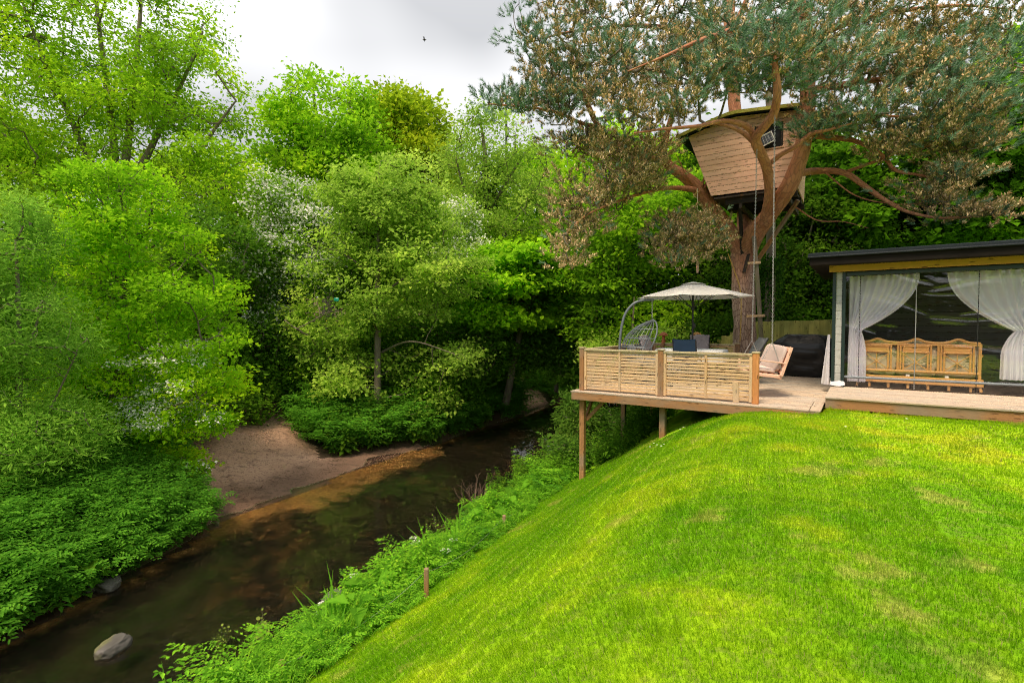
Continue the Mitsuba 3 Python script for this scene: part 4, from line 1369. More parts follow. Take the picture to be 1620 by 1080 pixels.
tree('round_maple', 'round topped green tree against the sky left of centre',
     [P4(520, 560, 27, .34), P4(518, 400, 27, .27), P4(518, 300, 27, .2), P4(520, 240, 27, .13)],
     [[P4(518, 330, 27, .17), P4(480, 240, 26.5, .1), P4(455, 180, 26.3, .05)], [P4(519, 300, 27, .15), P4(550, 210, 27, .09), P4(560, 150, 27, .05)],
      [P4(519, 320, 27, .15), P4(575, 250, 26.6, .08), P4(605, 200, 26.4, .05)], [P4(519, 270, 27, .12), P4(505, 190, 27, .08), P4(500, 140, 27, .04)]],
     [(515, 190, 27, 85, 58, 3), (570, 240, 26.6, 60, 60, 2.6), (460, 230, 26.4, 45, 60, 2), (530, 300, 26, 90, 50, 3)],
     520, 34, 0.18, [(0.04, 0.12, 0.010), (0.10, 0.235, 0.014), (0.19, 0.34, 0.02)], 102, spread=(0.6, 0.6, 0.36), gap=0.49, freq=0.7, r0=0.012)

tree('golden_oak', 'golden green tree on the skyline right of the round topped tree',
     [P4(650, 560, 31, .34), P4(648, 380, 31, .25), P4(645, 250, 31, .12)],
     [[P4(648, 350, 31, .15), P4(610, 260, 30.5, .08), P4(600, 200, 30.4, .04)], [P4(648, 320, 31, .15), P4(690, 240, 30.6, .08), P4(710, 215, 30.5, .04)]],
     [(640, 215, 31, 62, 55, 3), (660, 290, 30.5, 66, 70, 3), (620, 330, 30, 70, 50, 3)],
     360, 60, 0.22, GOLD, 103, spread=(0.8, 0.8, 0.45), gap=0.42, freq=0.6, r0=0.012)

haw = lambda c: (np.random.default_rng(3).random(len(c)) < 0.62)
tree('flowering_hawthorn', 'hawthorn covered in white blossom behind the left bushes',
     [P4(455, 640, 19, .12), P4(458, 500, 19, .09), P4(462, 380, 19, .05)],
     [[P4(456, 520, 19, .07), P4(430, 430, 18.8, .04)], [P4(457, 480, 19, .06), P4(490, 380, 19, .03)]],
     [(465, 330, 19, 52, 55, 1.6), (440, 420, 18.8, 48, 60, 1.6), (500, 400, 18.8, 40, 70, 1.5), (435, 500, 18.6, 40, 50, 1.4)],
     380, 52, 0.105, MG, 104, spread=(0.42, 0.42, 0.22), gap=0.42, freq=0.9, extra=blossom(haw, 60, (0.45, 0.45, 0.22), 0.085))

ar = np.random.default_rng(77)
alder_blobs = []
for yy in np.arange(265, 625, 17):
    hw = np.interp(yy, [260, 330, 420, 520, 600, 630], [45, 95, 125, 145, 120, 60])
    for k in range(3):
        fx = ar.uniform(-1, 1)
        zz = 17.3 - ar.uniform(-0.7, 0.9)
        if abs(fx * hw) < 45 and yy > 470:
            zz = 18.0
        alder_blobs.append((605 + fx * hw + 10, yy + 22 * abs(fx) + ar.uniform(-8, 8), zz, ar.uniform(28, 52), ar.uniform(20, 36), ar.uniform(0.7, 1.5)))
tree('light_alder', 'slender alder with flat pale green leaf layers rising from the bank centre',
     [P4(596, 668, 17.0, .125), P4(597, 560, 17.0, .11), P4(598, 470, 17.1, .095), P4(600, 380, 17.5, .06), P4(603, 290, 17.6, .03)],
     [[P4(597, 560, 17.4, .05), P4(650, 540, 16.8, .03), P4(720, 560, 16.2, .015)], [P4(597, 520, 17.4, .05), P4(540, 490, 16.8, .03), P4(470, 520, 16.4, .014)],
      [P4(598, 470, 17.4, .05), P4(660, 430, 16.9, .03), P4(720, 430, 16.6, .012)], [P4(598, 440, 17.4, .05), P4(540, 400, 17, .03), P4(490, 390, 16.8, .012)]],
     alder_blobs,
     900, 34, 0.10, LG, 105, spread=(0.36, 0.36, 0.17), gap=0.46, freq=1.5, up=0.7, aspect=0.75, r0=0.005)

tree('flowering_hawthorn', 'greyish flowering hawthorn half hidden between the slender alder and the airy tree',
     [P4(722, 620, 21, .1), P4(724, 480, 21, .07), P4(726, 360, 21, .03)], [],
     [(722, 350, 21, 34, 34, 1.4), (735, 410, 20.8, 44, 40, 1.4), (715, 450, 20.6, 34, 30, 1.2)],
     190, 46, 0.10, LG, 116, spread=(0.42, 0.42, 0.24), gap=0.42, extra=blossom(lambda c: np.random.default_rng(4).random(len(c)) < 0.5, 46, (0.42, 0.42, 0.22), 0.08))

tree('airy_birch', 'airy thin leaved tree with ivy on its trunk right of centre',
     [P4(778, 600, 24, .22), P4(776, 450, 24, .2), P4(772, 330, 24, .16), P4(768, 250, 24, .1), P4(760, 190, 24, .04)],
     [[P4(774, 380, 24, .1), P4(735, 300, 23.6, .06), P4(720, 240, 23.5, .03)], [P4(772, 340, 24, .1), P4(820, 260, 23.7, .06), P4(845, 230, 23.6, .03)], [P4(775, 400, 24, .1), P4(830, 330, 23.5, .05), P4(855, 290, 23.4, .03)]],
     [(770, 230, 24, 66, 55, 2.4), (730, 290, 23.6, 45, 60, 2), (830, 270, 23.6, 48, 60, 2), (780, 330, 23.4, 80, 50, 2.2)],
     330, 44, 0.11, LG, 106, spread=(0.6, 0.6, 0.32), gap=0.46, freq=0.9, r0=0.010, droop=0.2)

tree('layered_sycamore', 'bright green sycamore with layered leaves overhanging the dark bank right of centre',
     [P4(800, 640, 20.5, .16), P4(815, 560, 20.4, .13), P4(835, 470, 20.2, .08), P4(838, 420, 20.2, .05)],
     [[P4(825, 520, 20.3, .06), P4(780, 450, 19.6, .03)], [P4(832, 480, 20.2, .06), P4(880, 440, 19.8, .03)]],
     [(815, 412, 20, 72, 26, 1.9), (800, 450, 19.6, 66, 22, 1.8), (860, 450, 19.8, 50, 24, 1.6), (835, 495, 19.8, 60, 22, 1.6), (770, 500, 19.6, 46, 24, 1.5)],
     300, 56, 0.17, [(0.03, 0.10, 0.008), (0.075, 0.20, 0.012), (0.15, 0.31, 0.016)], 107, spread=(0.5, 0.5, 0.13), gap=0.42, freq=0.9, up=0.75, aspect=0.8)

tree('dark_elder', 'dark leafy elder bushes over the path at the far bend of the stream', [P4(880, 620, 22, .1), P4(885, 560, 22, .07), P4(885, 500, 22, .03)], [[P4(880, 590, 22, .06), P4(840, 540, 21.6, .03)]],
     [(870, 540, 22, 60, 50, 2), (800, 560, 21.5, 50, 40, 1.8), (920, 570, 21, 50, 60, 1.8), (850, 480, 22.6, 70, 40, 2), (930, 500, 21.5, 40, 40, 1.6)],
     360, 56, 0.13, DG, 108, spread=(0.5, 0.5, 0.25), cat='bush', gap=0.40)

tree('front_hawthorn', 'near yellow green hawthorn leaning over the sandbank with white blossom on its lower branches',
     [P4(150, 800, 11.6, .10), P4(165, 680, 11.6, .085), P4(190, 560, 11.5, .07), P4(200, 430, 11.5, .05), P4(200, 330, 11.5, .025)],
     [[P4(160, 720, 11.6, .05), P4(230, 660, 11, .03), P4(310, 630, 10.6, .012)], [P4(180, 600, 11.5, .05), P4(260, 560, 11, .03), P4(350, 530, 10.7, .012)],
      [P4(195, 500, 11.5, .045), P4(260, 430, 11.3, .025), P4(320, 400, 11.2, .012)], [P4(185, 580, 11.5, .045), P4(120, 520, 11.6, .025), P4(70, 480, 11.6, .012)],
      [P4(160, 740, 11.6, .04), P4(220, 730, 11, .025), P4(290, 740, 10.7, .012)], [P4(195, 450, 11.5, .04), P4(140, 390, 11.5, .02), P4(110, 350, 11.5, .01)]],
     [(200, 320, 11.5, 90, 55, 1.5), (240, 390, 11.4, 95, 50, 1.6), (150, 420, 11.6, 90, 60, 1.6), (290, 470, 11.2, 85, 45, 1.4), (180, 510, 11.4, 110, 50, 1.5), (320, 540, 10.9, 60, 36, 1.1),
      (240, 590, 11.1, 110, 36, 1.3), (330, 610, 10.7, 55, 34, 0.9), (200, 660, 11.2, 90, 30, 1.2), (300, 665, 10.8, 70, 26, 0.9), (190, 720, 11.2, 60, 24, 1.0), (250, 740, 10.9, 65, 24, 0.8), (110, 600, 11.6, 60, 60, 1.2)],
     1150, 36, 0.072, [(0.045, 0.125, 0.008), (0.105, 0.25, 0.012), (0.23, 0.37, 0.018)], 109, spread=(0.25, 0.25, 0.12), gap=0.48, freq=1.7, up=0.5, aspect=0.7, r0=0.0042,
     extra=blossom(lambda c: (lambda X, Y: (((np.abs(X - 262) < 68) & (np.abs(Y - 600) < 50)) | ((np.abs(Y - 668 + (X - 250) * 0.12) < 16) & (X > 140) & (X < 345)) | ((X > 290) & (np.abs(Y - 752) < 12))) & (np.random.default_rng(8).random(len(c)) < 0.42))(*topx(c)), 60, (0.26, 0.26, 0.10), 0.05))

tree('grey_willow', 'soft grey green willow bush filling the left edge of the photo',
     [P4(20, 830, 9.0, .08), P4(25, 680, 9.0, .06), P4(30, 520, 9.0, .04), P4(30, 380, 9.0, .02)],
     [[P4(22, 760, 9, .04), P4(80, 640, 8.9, .02), P4(120, 560, 8.9, .01)], [P4(22, 740, 9, .04), P4(-50, 620, 8.9, .02)], [P4(26, 600, 9, .03), P4(70, 480, 9, .015)]],
     [(20, 400, 9, 60, 90, 1.1), (60, 520, 8.9, 70, 70, 1.1), (20, 620, 8.9, 70, 90, 1.1), (90, 690, 8.8, 65, 55, 0.9), (-60, 500, 8.9, 60, 160, 1.1), (20, 740, 8.7, 60, 40, 0.9)],
     620, 60, 0.075, [(0.042, 0.115, 0.022), (0.092, 0.215, 0.040), (0.17, 0.30, 0.07)], 110, spread=(0.26, 0.26, 0.22), gap=0.42, freq=1.3, up=0.35, aspect=0.26, r0=0.004, cat='bush')

for i, (lab, sd, base, bl, cols, n, lv, L) in enumerate([
    ('dark holly bush in the shade between the hawthorn and the flowering tree', 111, (410, 660, 17.5), [(400, 560, 17.5, 50, 70, 1.6), (370, 470, 18, 50, 60, 1.6), (425, 640, 17, 40, 40, 1.3)], DG, 260, 52, 0.11),
    ('shaded green bush under the tall tree behind the near hawthorn', 112, (330, 620, 16), [(350, 400, 17, 70, 70, 1.8), (320, 560, 16, 70, 60, 1.6), (120, 480, 15, 140, 120, 1.8), (230, 640, 14, 110, 60, 1.4)], DG, 420, 54, 0.13),
    ('low leafy bush at the foot of the slender alder', 113, (690, 640, 19), [(690, 610, 18.6, 70, 40, 1.5), (740, 560, 19.5, 60, 50, 1.6), (640, 560, 19.5, 70, 60, 1.6), (540, 600, 18.6, 80, 50, 1.5)], [(0.02, 0.065, 0.008), (0.045, 0.125, 0.012), (0.09, 0.20, 0.02)], 420, 54, 0.115),
    ('bush of mid green leaves below the airy ivy clad tree', 114, (740, 540, 22), [(740, 470, 22, 60, 60, 2), (680, 480, 22, 50, 70, 2), (720, 380, 23, 60, 50, 2)], MG, 330, 54, 0.13)]):
    tree('understorey_bush', lab, [P4(base[0], base[1] + 20, base[2], .07), P4(base[0], base[1] - 60, base[2], .04), P4(base[0] + 4, base[1] - 110, base[2], .02)], [], bl, n, lv, L, cols, sd, spread=(0.45, 0.45, 0.24), gap=0.41, cat='bush')

far = [('far yellow green tree filling the gap left of the round topped tree', 121, 330, 34, [(330, 330, 34, 110, 80, 4), (250, 430, 33, 120, 90, 4), (420, 300, 34, 60, 70, 3.5)], YG),
       ('far mid green tree low behind the flowering hawthorn', 122, 470, 33, [(470, 380, 33, 90, 90, 4), (560, 400, 32, 90, 90, 4)], MG),
       ('far pale green tree behind the slender alder', 123, 640, 34, [(640, 400, 34, 90, 90, 4), (710, 340, 34, 60, 70, 3.5), (560, 310, 35, 60, 60, 3)], [(0.06, 0.14, 0.012), (0.13, 0.24, 0.02), (0.22, 0.33, 0.03)]),
       ('far tree of bright green leaves low right of the airy tree', 124, 850, 33, [(850, 330, 33, 80, 90, 4), (900, 420, 32, 90, 80, 4), (780, 420, 32, 70, 80, 3.5)], [(0.05, 0.13, 0.010), (0.11, 0.24, 0.014), (0.20, 0.34, 0.02)]),
       ('far bright green tree seen between the pine branches left of the tree house', 125, 980, 30, [(970, 280, 30, 90, 70, 4), (1060, 320, 29, 80, 80, 3.5), (960, 380, 29, 80, 60, 3.5)], YG),
       ('far leafy tree at the left edge behind the willow', 126, 20, 30, [(20, 380, 30, 130, 90, 4), (-40, 250, 30, 90, 90, 4), (110, 470, 29, 120, 80, 4)], MG)]
for lab, sd, px_, Z, bl, cols in far:
    tree('background_tree', lab, [P4(px_, 560, Z, .3), P4(px_ + 5, 430, Z, .22), P4(px_, 330, Z, .1)], [[P4(px_, 450, Z, .12), P4(px_ - 40, 350, Z - .5, .05)], [P4(px_, 430, Z, .12), P4(px_ + 45, 340, Z - .5, .05)]],
         bl, 380, 56, 0.24, cols, sd, spread=(0.95, 0.95, 0.55), gap=0.40, freq=0.5, r0=0.012, group=None)

# ------------------------------------------------------------------ behind the deck and the garden room
tree('ivy_oak', 'broad tree with a dark ivy clad trunk behind the parasol',
     [P4(1012, 600, 19.5, .30), P4(1012, 500, 19.5, .27), P4(1015, 420, 19.5, .22), P4(1020, 330, 19.5, .14)],
     [[P4(1014, 460, 19.5, .12), P4(1060, 400, 19, .07), P4(1110, 330, 18.6, .03)], [P4(1013, 480, 19.5, .1), P4(960, 420, 19, .06), P4(920, 350, 18.7, .03)], [P4(1013, 500, 19.5, .07), P4(1070, 480, 18.6, .04), P4(1130, 500, 18, .02)],
      [P4(1013, 520, 19.5, .06), P4(955, 480, 18.8, .03)]],
     [(940, 440, 19, 60, 60, 2), (960, 360, 19, 70, 60, 2.2), (1060, 420, 19, 70, 60, 2), (1080, 340, 19, 70, 60, 2), (960, 510, 18.6, 50, 40, 1.6), (1060, 500, 18.4, 60, 34, 1.6), (1010, 540, 19, 70, 30, 1.6)],
     560, 52, 0.14, [(0.028, 0.085, 0.008), (0.075, 0.185, 0.013), (0.16, 0.30, 0.02)], 131, spread=(0.55, 0.55, 0.2), gap=0.43, up=0.6)
for i, (lab, sd, base, bl, cols, n, lv, L) in enumerate([
    ('dark evergreen hedge bush left of the pine trunk', 132, (1130, 600, 17.5), [(1130, 470, 17.5, 48, 60, 1.5), (1150, 410, 17.8, 40, 40, 1.4), (1110, 530, 17, 50, 30, 1.4)], DK, 340, 56, 0.105),
    ('dark ivy covered mass above the fence right of the pine trunk', 133, (1240, 600, 18), [(1240, 420, 18, 50, 80, 1.4), (1300, 440, 17.8, 60, 70, 1.4), (1265, 350, 18.4, 70, 50, 1.5), (1340, 380, 18, 50, 60, 1.4), (1250, 485, 17.6, 60, 30, 1.2), (1310, 480, 17.6, 50, 30, 1.2), (1205, 450, 18.2, 40, 60, 1.3)], DK, 640, 56, 0.11),
    ('flowering pale green shrub behind the egg chair', 134, (1000, 600, 17), [(985, 560, 17, 60, 30, 1.2), (1060, 545, 16.6, 60, 26, 1.2)], LG, 220, 50, 0.075)]):
    tree('hedge_bush', lab, [P4(base[0], base[1] + 10, base[2], .08), P4(base[0], base[1] - 60, base[2], .05), P4(base[0] + 3, base[1] - 130, base[2], .02)], [], bl, n, lv, L, cols, sd, spread=(0.42, 0.42, 0.24), gap=0.40, cat='bush')
tree('sycamore', 'deep green sycamore behind the garden room roof at the right edge',
     [P4(1480, 620, 18.5, .3), P4(1478, 450, 18.5, .26), P4(1475, 330, 18.5, .2), P4(1470, 220, 18.6, .1)],
     [[P4(1477, 400, 18.5, .12), P4(1400, 330, 18, .07), P4(1340, 280, 17.6, .03)], [P4(1476, 380, 18.5, .12), P4(1550, 300, 18, .07), P4(1610, 240, 17.6, .03)], [P4(1477, 430, 18.5, .1), P4(1380, 400, 17.6, .05), P4(1300, 380, 17.2, .02)]],
     [(1450, 290, 18.4, 120, 70, 2.4), (1560, 250, 18, 90, 90, 2.4), (1400, 360, 17.8, 110, 40, 2), (1540, 350, 17.6, 100, 45, 2), (1330, 300, 18, 60, 70, 2), (1640, 320, 17.6, 60, 90, 2)],
     640, 56, 0.17, [(0.010, 0.036, 0.004), (0.024, 0.080, 0.006), (0.060, 0.155, 0.010)], 135, spread=(0.55, 0.55, 0.17), gap=0.42, up=0.7, aspect=0.85)
tree('lime_tree', 'bright yellow green tree top behind the pine at the upper right corner',
     [P4(1600, 600, 26, .3), P4(1600, 350, 26, .25), P4(1602, 150, 26, .1)], [[P4(1600, 250, 26, .1), P4(1570, 160, 25.5, .04)]],
     [(1600, 110, 26, 45, 55, 2.4), (1640, 190, 26, 60, 70, 2.6), (1560, 190, 26, 40, 40, 2)], 230, 56, 0.2, YG, 136, spread=(0.75, 0.75, 0.4), gap=0.42, freq=0.6)
for lab, sd, px_, Z, bl in [('far dark tree behind the pine trunk fork', 137, 1190, 27, [(1190, 380, 27, 90, 90, 3), (1250, 280, 27, 100, 90, 3), (1130, 300, 27, 60, 90, 3)]),
                            ('far dark tree behind the sycamore', 138, 1480, 26, [(1440, 380, 26, 120, 80, 3), (1580, 360, 25, 110, 90, 3), (1340, 400, 25, 90, 80, 3), (1620, 230, 26, 70, 90, 3)]),
                            ('far dark tree closing the view where the stream bends away', 139, 930, 36, [(930, 560, 36, 90, 50, 3), (1010, 540, 36, 80, 70, 3), (860, 560, 36, 70, 60, 3), (940, 470, 37, 120, 70, 3), (1100, 500, 34, 80, 80, 3)])]:
    tree('background_tree', lab, [P4(px_, 600, Z, .3), P4(px_, 450, Z, .22), P4(px_, 300, Z, .1)], [], bl, 460, 56, 0.22, DK, sd, spread=(0.9, 0.9, 0.5), gap=0.38, freq=0.5, r0=0.012)
p2 = thing('slim_pine_trunk', 'slim reddish trunk standing behind the fork of the big pine', 'tree trunk')
part(p2, 'trunk', limb([P4(1216, 600, 15.2, .15), P4(1217, 480, 15.2, .14), P4(1217, 380, 15.2, .13), P4(1214, 280, 15.4, .11), P4(1210, 150, 15.6, .09)], 6, 9), 'bark', smooth=True)


def ivy(label, pts, rad, n, seed, L=0.10):
    rng = np.random.default_rng(seed)
    c = curve(pts, 10)
    i = rng.integers(0, len(c), n)
    a = rng.uniform(0, 2 * np.pi, n)
    o = np.stack([np.cos(a), np.sin(a), rng.normal(0, 0.25, n)], -1)
    base = c[i, :3] + o * (rad * rng.uniform(0.7, 1.25, n))[:, None] + rng.normal(size=(n, 3)) * 0.06
    size = L * rng.uniform(0.7, 1.3, n)
    v, f = leaf_mesh(base, o * 0.5 + rng.normal(size=(n, 3)) * 0.4 - [0, 0, 0.5], o + rng.normal(size=(n, 3)) * 0.3, size, size * 0.85)
    k = thing('ivy', label, 'ivy')
    put(k, (v, f), 'leaf', color=np.clip(np.repeat(palette(rng.random(n), 0.25, DG, rng), 4, 0), 0, 1))


ivy('ivy wrapped round the trunk of the airy tree', [P4(778, 560, 24, 1), P4(775, 430, 24, 1), P4(772, 330, 24, 1), P4(769, 270, 24, 1)], 0.42, 2600, 141)
ivy('ivy wrapped round the trunk behind the parasol', [P4(1012, 590, 19.5, 1), P4(1013, 480, 19.5, 1), P4(1017, 380, 19.5, 1)], 0.46, 2600, 142)
ivy('ivy climbing the slim trunk behind the big pine', [P4(1216, 560, 15.2, 1), P4(1217, 450, 15.2, 1), P4(1217, 410, 15.2, 1)], 0.24, 1500, 143, 0.08)

# ------------------------------------------------------------------ the big pine
pine = thing('pine_tree', 'large old pine with orange bark and cone laden branches spreading over the deck', 'pine tree')


def pine_limb(name, pts, n=8, sides=12, bumpy=0.05, label=None):
    c = curve(pts, n)
    m = tube(c[:, :3], c[:, 3], sides, caps=True)
    v = np.array(m.vertices)
    s = np.concatenate([np.repeat(c[:, 3], sides), c[:1, 3], c[-1:, 3]])[:, None]
    v = v + (np.stack([meshkit.fbm(v * 2.2 + k * 7.1, 3, k + 40) for k in range(3)], -1) - 0.5) * s * bumpy * 7
    L = np.concatenate([[0], np.cumsum(np.linalg.norm(np.diff(c[:, :3], axis=0), axis=1))])
    a = np.arange(sides) / sides
    tri = np.abs(a * 2 - 1)
    uvx = (tri[None, :] * 2 * np.pi * c[:, 3:4] * 0.5).reshape(-1)
    uvy = np.repeat(L, sides)
    uv = np.stack([np.concatenate([uvx, [0, 0]]), np.concatenate([uvy, [L[0], L[-1]]])], -1)
    m.vertices = v
    part(pine, name, m, 'pine_bark', True, uv, label=label)
    return c


PL = []
tr = pine_limb('trunk', [P4(1180, 640, 13.6, .34), P4(1179, 560, 13.6, .30), P4(1176, 480, 13.6, .28), P4(1174, 430, 13.6, .275), P4(1175, 395, 13.6, .30), P4(1178, 375, 13.55, .2)], 12, 26, 0.04)
PL.append(pine_limb('limb', [P4(1176, 405, 13.6, .23), P4(1192, 370, 13.05, .235), P4(1218, 335, 12.2, .195), P4(1244, 296, 11.4, .175), P4(1260, 255, 11.15, .16), P4(1269, 205, 11.1, .155), P4(1271, 150, 11.2, .145), P4(1266, 80, 11.4, .14), P4(1254, 10, 11.4, .125), P4(1240, -90, 11.5, .10), P4(1225, -230, 11.6, .05)], label='main right hand limb rising past the tree house'))
PL.append(pine_limb('limb', [P4(1174, 405, 13.6, .22), P4(1152, 368, 13.5, .20), P4(1128, 335, 13.4, .185), P4(1106, 305, 13.3, .175), P4(1080, 282, 13.2, .15), P4(1058, 266, 13.2, .12), P4(1047, 248, 13.1, .10), P4(1050, 222, 13.0, .085), P4(1062, 180, 12.8, .06)], label='left limb bending up beside the tree house'))
PL.append(pine_limb('limb', [P4(1178, 392, 13.7, .2), P4(1172, 300, 14.6, .19), P4(1160, 200, 15.0, .17), P4(1148, 60, 15.0, .15), P4(1150, -40, 15.0, .1), P4(1156, -180, 15.0, .05)], label='limb rising behind the tree house'))
PL.append(pine_limb('limb', [P4(1206, 350, 12.5, .13), P4(1213, 320, 11.8, .12), P4(1213, 290, 11.3, .11), P4(1207, 262, 10.9, .10), P4(1193, 234, 10.4, .10), P4(1192, 220, 10.2, .09), P4(1206, 203, 9.8, .08), P4(1219, 182, 9.5, .075), P4(1223, 150, 9.2, .07), P4(1219, 110, 9.1, .05), P4(1212, 60, 9.1, .03)], label='front limb carrying the swing chains'))
PL.append(pine_limb('limb', [P4(1192, 226, 10.3, .065), P4(1180, 208, 10.2, .055), P4(1165, 200, 10.0, .05), P4(1140, 196, 9.9, .042), P4(1100, 204, 9.8, .035), P4(1050, 208, 9.8, .025), P4(1000, 215, 9.9, .015)], 6, 8))
PL.append(pine_limb('limb', [P4(1190, 232, 10.4, .05), P4(1172, 216, 10.5, .04), P4(1150, 205, 10.5, .03), P4(1125, 200, 10.5, .02)], 6, 8))
PL.append(pine_limb('limb', [P4(1213, 262, 11.0, .055), P4(1232, 247, 10.8, .05), P4(1252, 236, 10.6, .045), P4(1268, 222, 10.5, .045), P4(1282, 214, 10.4, .04), P4(1300, 211, 10.3, .03), P4(1340, 200, 10.2, .018)], 6, 8))
PL.append(pine_limb('limb', [P4(1256, 276, 11.3, .085), P4(1290, 273, 11.7, .075), P4(1330, 276, 11.4, .065), P4(1360, 295, 11.2, .055), P4(1395, 318, 11.0, .045), P4(1430, 336, 10.9, .035), P4(1480, 346, 10.8, .025), P4(1540, 344, 10.7, .012)], 6, 8, label='long lower right branch drooping over the garden room'))
PL.append(pine_limb('limb', [P4(1270, 218, 11.15, .075), P4(1310, 222, 11.2, .06), P4(1350, 228, 11.0, .05), P4(1390, 250, 10.9, .045), P4(1410, 272, 10.8, .035), P4(1450, 280, 10.7, .025), P4(1500, 290, 10.6, .012)], 6, 8))
PL.append(pine_limb('limb', [P4(1330, 276, 11.4, .04), P4(1380, 258, 11.0, .03), P4(1430, 240, 10.8, .02), P4(1490, 232, 10.7, .01)], 5, 6))
PL.append(pine_limb('limb', [P4(1056, 262, 13.2, .09), P4(1010, 248, 12.8, .08), P4(965, 230, 12.4, .07), P4(945, 205, 12.2, .065), P4(925, 165, 12, .055), P4(912, 130, 12, .045), P4(900, 80, 12, .025)], 6, 8))
PL.append(pine_limb('limb', [P4(945, 205, 12.2, .05), P4(920, 200, 12.0, .04), P4(870, 180, 11.8, .03), P4(800, 172, 11.6, .02), P4(772, 170, 11.5, .01)], 5, 6))
PL.append(pine_limb('limb', [P4(1105, 303, 13.3, .08), P4(1050, 300, 12.6, .05), P4(990, 315, 12.0, .035), P4(930, 340, 11.6, .02), P4(895, 370, 11.4, .01)], 6, 7))
PL.append(pine_limb('limb', [P4(1135, 345, 13.4, .06), P4(1110, 350, 12.8, .04), P4(1080, 365, 12.3, .03), P4(1050, 395, 12.0, .012)], 6, 7))
PL.append(pine_limb('limb', [P4(1150, 90, 15, .1), P4(1080, 60, 14, .07), P4(1000, 50, 13, .05), P4(900, 60, 12.4, .03), P4(840, 75, 12, .012)], 6, 7))
PL.append(pine_limb('limb', [P4(1148, 60, 15, .09), P4(1170, 20, 14.6, .07), P4(1190, -60, 14.3, .04)], 5, 7))
PL.append(pine_limb('limb', [P4(1266, 80, 11.4, .09), P4(1320, 50, 11.2, .07), P4(1400, 30, 11.2, .05), P4(1500, 20, 11.2, .03), P4(1580, 25, 11.2, .012)], 6, 8))
PL.append(pine_limb('limb', [P4(1270, 150, 11.4, .09), P4(1330, 140, 11, .07), P4(1400, 130, 10.6, .05), P4(1480, 120, 10.4, .035), P4(1560, 130, 10.3, .015)], 6, 8))
PL.append(pine_limb('limb', [P4(1260, 40, 11.4, .09), P4(1180, 50, 10.6, .06), P4(1110, 70, 10, .045), P4(1040, 100, 9.8, .025), P4(990, 120, 9.7, .012)], 6, 8))
PL.append(pine_limb('limb', [P4(1269, 190, 11.4, .07), P4(1310, 190, 10.8, .05), P4(1350, 185, 10.4, .035), P4(1420, 190, 10.2, .02)], 5, 7))
for pts in ([(1112, 300, 13.1, .035), (1118, 285, 13.0, .026), (1135, 268, 12.9, .02), (1149, 250, 12.8, .014), (1148, 238, 12.8, .010), (1141, 226, 12.8, .005)],
            [(1108, 296, 13.1, .026), (1115, 268, 13, .016), (1122, 250, 13, .008)], [(1119, 284, 13.0, .014), (1127, 281, 12.9, .009), (1131, 279, 12.9, .005)],
            [(1099, 300, 13.2, .03), (1085, 283, 13.0, .02), (1072, 258, 12.9, .012), (1066, 246, 12.8, .006)],
            [(1256, 330, 12.3, .02), (1290, 350, 12.0, .014), (1330, 352, 11.8, .009), (1370, 362, 11.6, .005)], [(1300, 275, 11.6, .02), (1350, 312, 11.3, .014), (1420, 325, 11, .009), (1490, 318, 10.8, .005)]):
    pine_limb('dead_twig', [P4(*p) for p in pts], 5, 6, 0.03)

# needles: (px, py, distance, rx, ry, depth, nodes, share of browned cone-bearing shoots)
PB = [(1000, 30, 12.6, 150, 55, 1.6, 150, .45), (930, 110, 12.0, 100, 70, 1.5, 150, .50), (860, 110, 11.8, 55, 90, 1.1, 70, .25), (835, 40, 11.9, 25, 40, .6, 22, .1), (800, 172, 11.6, 36, 16, .5, 26, .1), (860, 165, 11.7, 50, 30, .8, 45, .45),
      (990, 130, 11.0, 100, 55, 1.2, 120, .6), (1130, 100, 10.0, 120, 48, 1.2, 130, .45), (1245, 105, 9.6, 90, 46, 1.0, 100, .25), (1030, 180, 10.2, 70, 22, 1.0, 60, .65), (1180, 122, 9.4, 80, 24, .8, 60, .3),
      (1150, 30, 12.5, 130, 40, 1.8, 110, .5), (1230, -40, 12, 200, 60, 2.4, 120, .4), (1350, 60, 11.4, 120, 45, 1.6, 120, .6), (1470, 45, 11.2, 120, 50, 1.5, 130, .55), (1570, 50, 11.0, 60, 50, 1.1, 60, .15),
      (1340, 130, 10.6, 100, 36, 1.2, 110, .55), (1450, 120, 10.4, 90, 36, 1.1, 90, .5), (1510, 135, 10.2, 80, 44, 1.0, 80, .12), (1590, 150, 10.3, 50, 40, .9, 40, .15), (1400, 180, 10.2, 110, 26, 1.0, 90, .35), (1330, 195, 10.2, 60, 16, .8, 44, .2),
      (1490, 205, 10.6, 90, 30, 1.0, 80, .45), (1560, 200, 10.6, 50, 30, .9, 36, .3), (1430, 242, 10.7, 80, 14, .8, 44, .8), (1510, 235, 10.7, 55, 14, .7, 26, .7), (1480, 292, 10.6, 52, 18, .6, 40, .75), (1525, 345, 10.7, 44, 13, .5, 30, .85), (1500, 318, 10.6, 40, 16, .5, 22, .8),
      (985, 228, 11.8, 66, 32, 1.1, 80, .85), (960, 280, 11.8, 80, 40, 1.1, 80, .9), (920, 330, 11.6, 44, 40, .9, 48, .95), (900, 390, 11.5, 24, 36, .6, 22, .95), (980, 305, 12.0, 40, 30, .9, 36, .9), (1085, 365, 12.3, 46, 36, .7, 62, .85), (1060, 395, 12.1, 34, 28, .6, 34, .85), (1120, 395, 12.4, 34, 22, .5, 30, .85),
      (1050, 75, 11.6, 100, 40, 1.2, 80, .55), (1280, 30, 10.8, 80, 40, 1.2, 60, .4), (900, 220, 12, 50, 24, .8, 36, .7)]
prng = np.random.default_rng(200)
cen, brown = [], []
for k, b in enumerate(PB):
    q = blob_points(prng, [b[:6]], int(b[6] * 0.82), 0.52, 1.5, 60 + k, 0.35)
    cen.append(q)
    brown.append(np.full(len(q), b[7]))
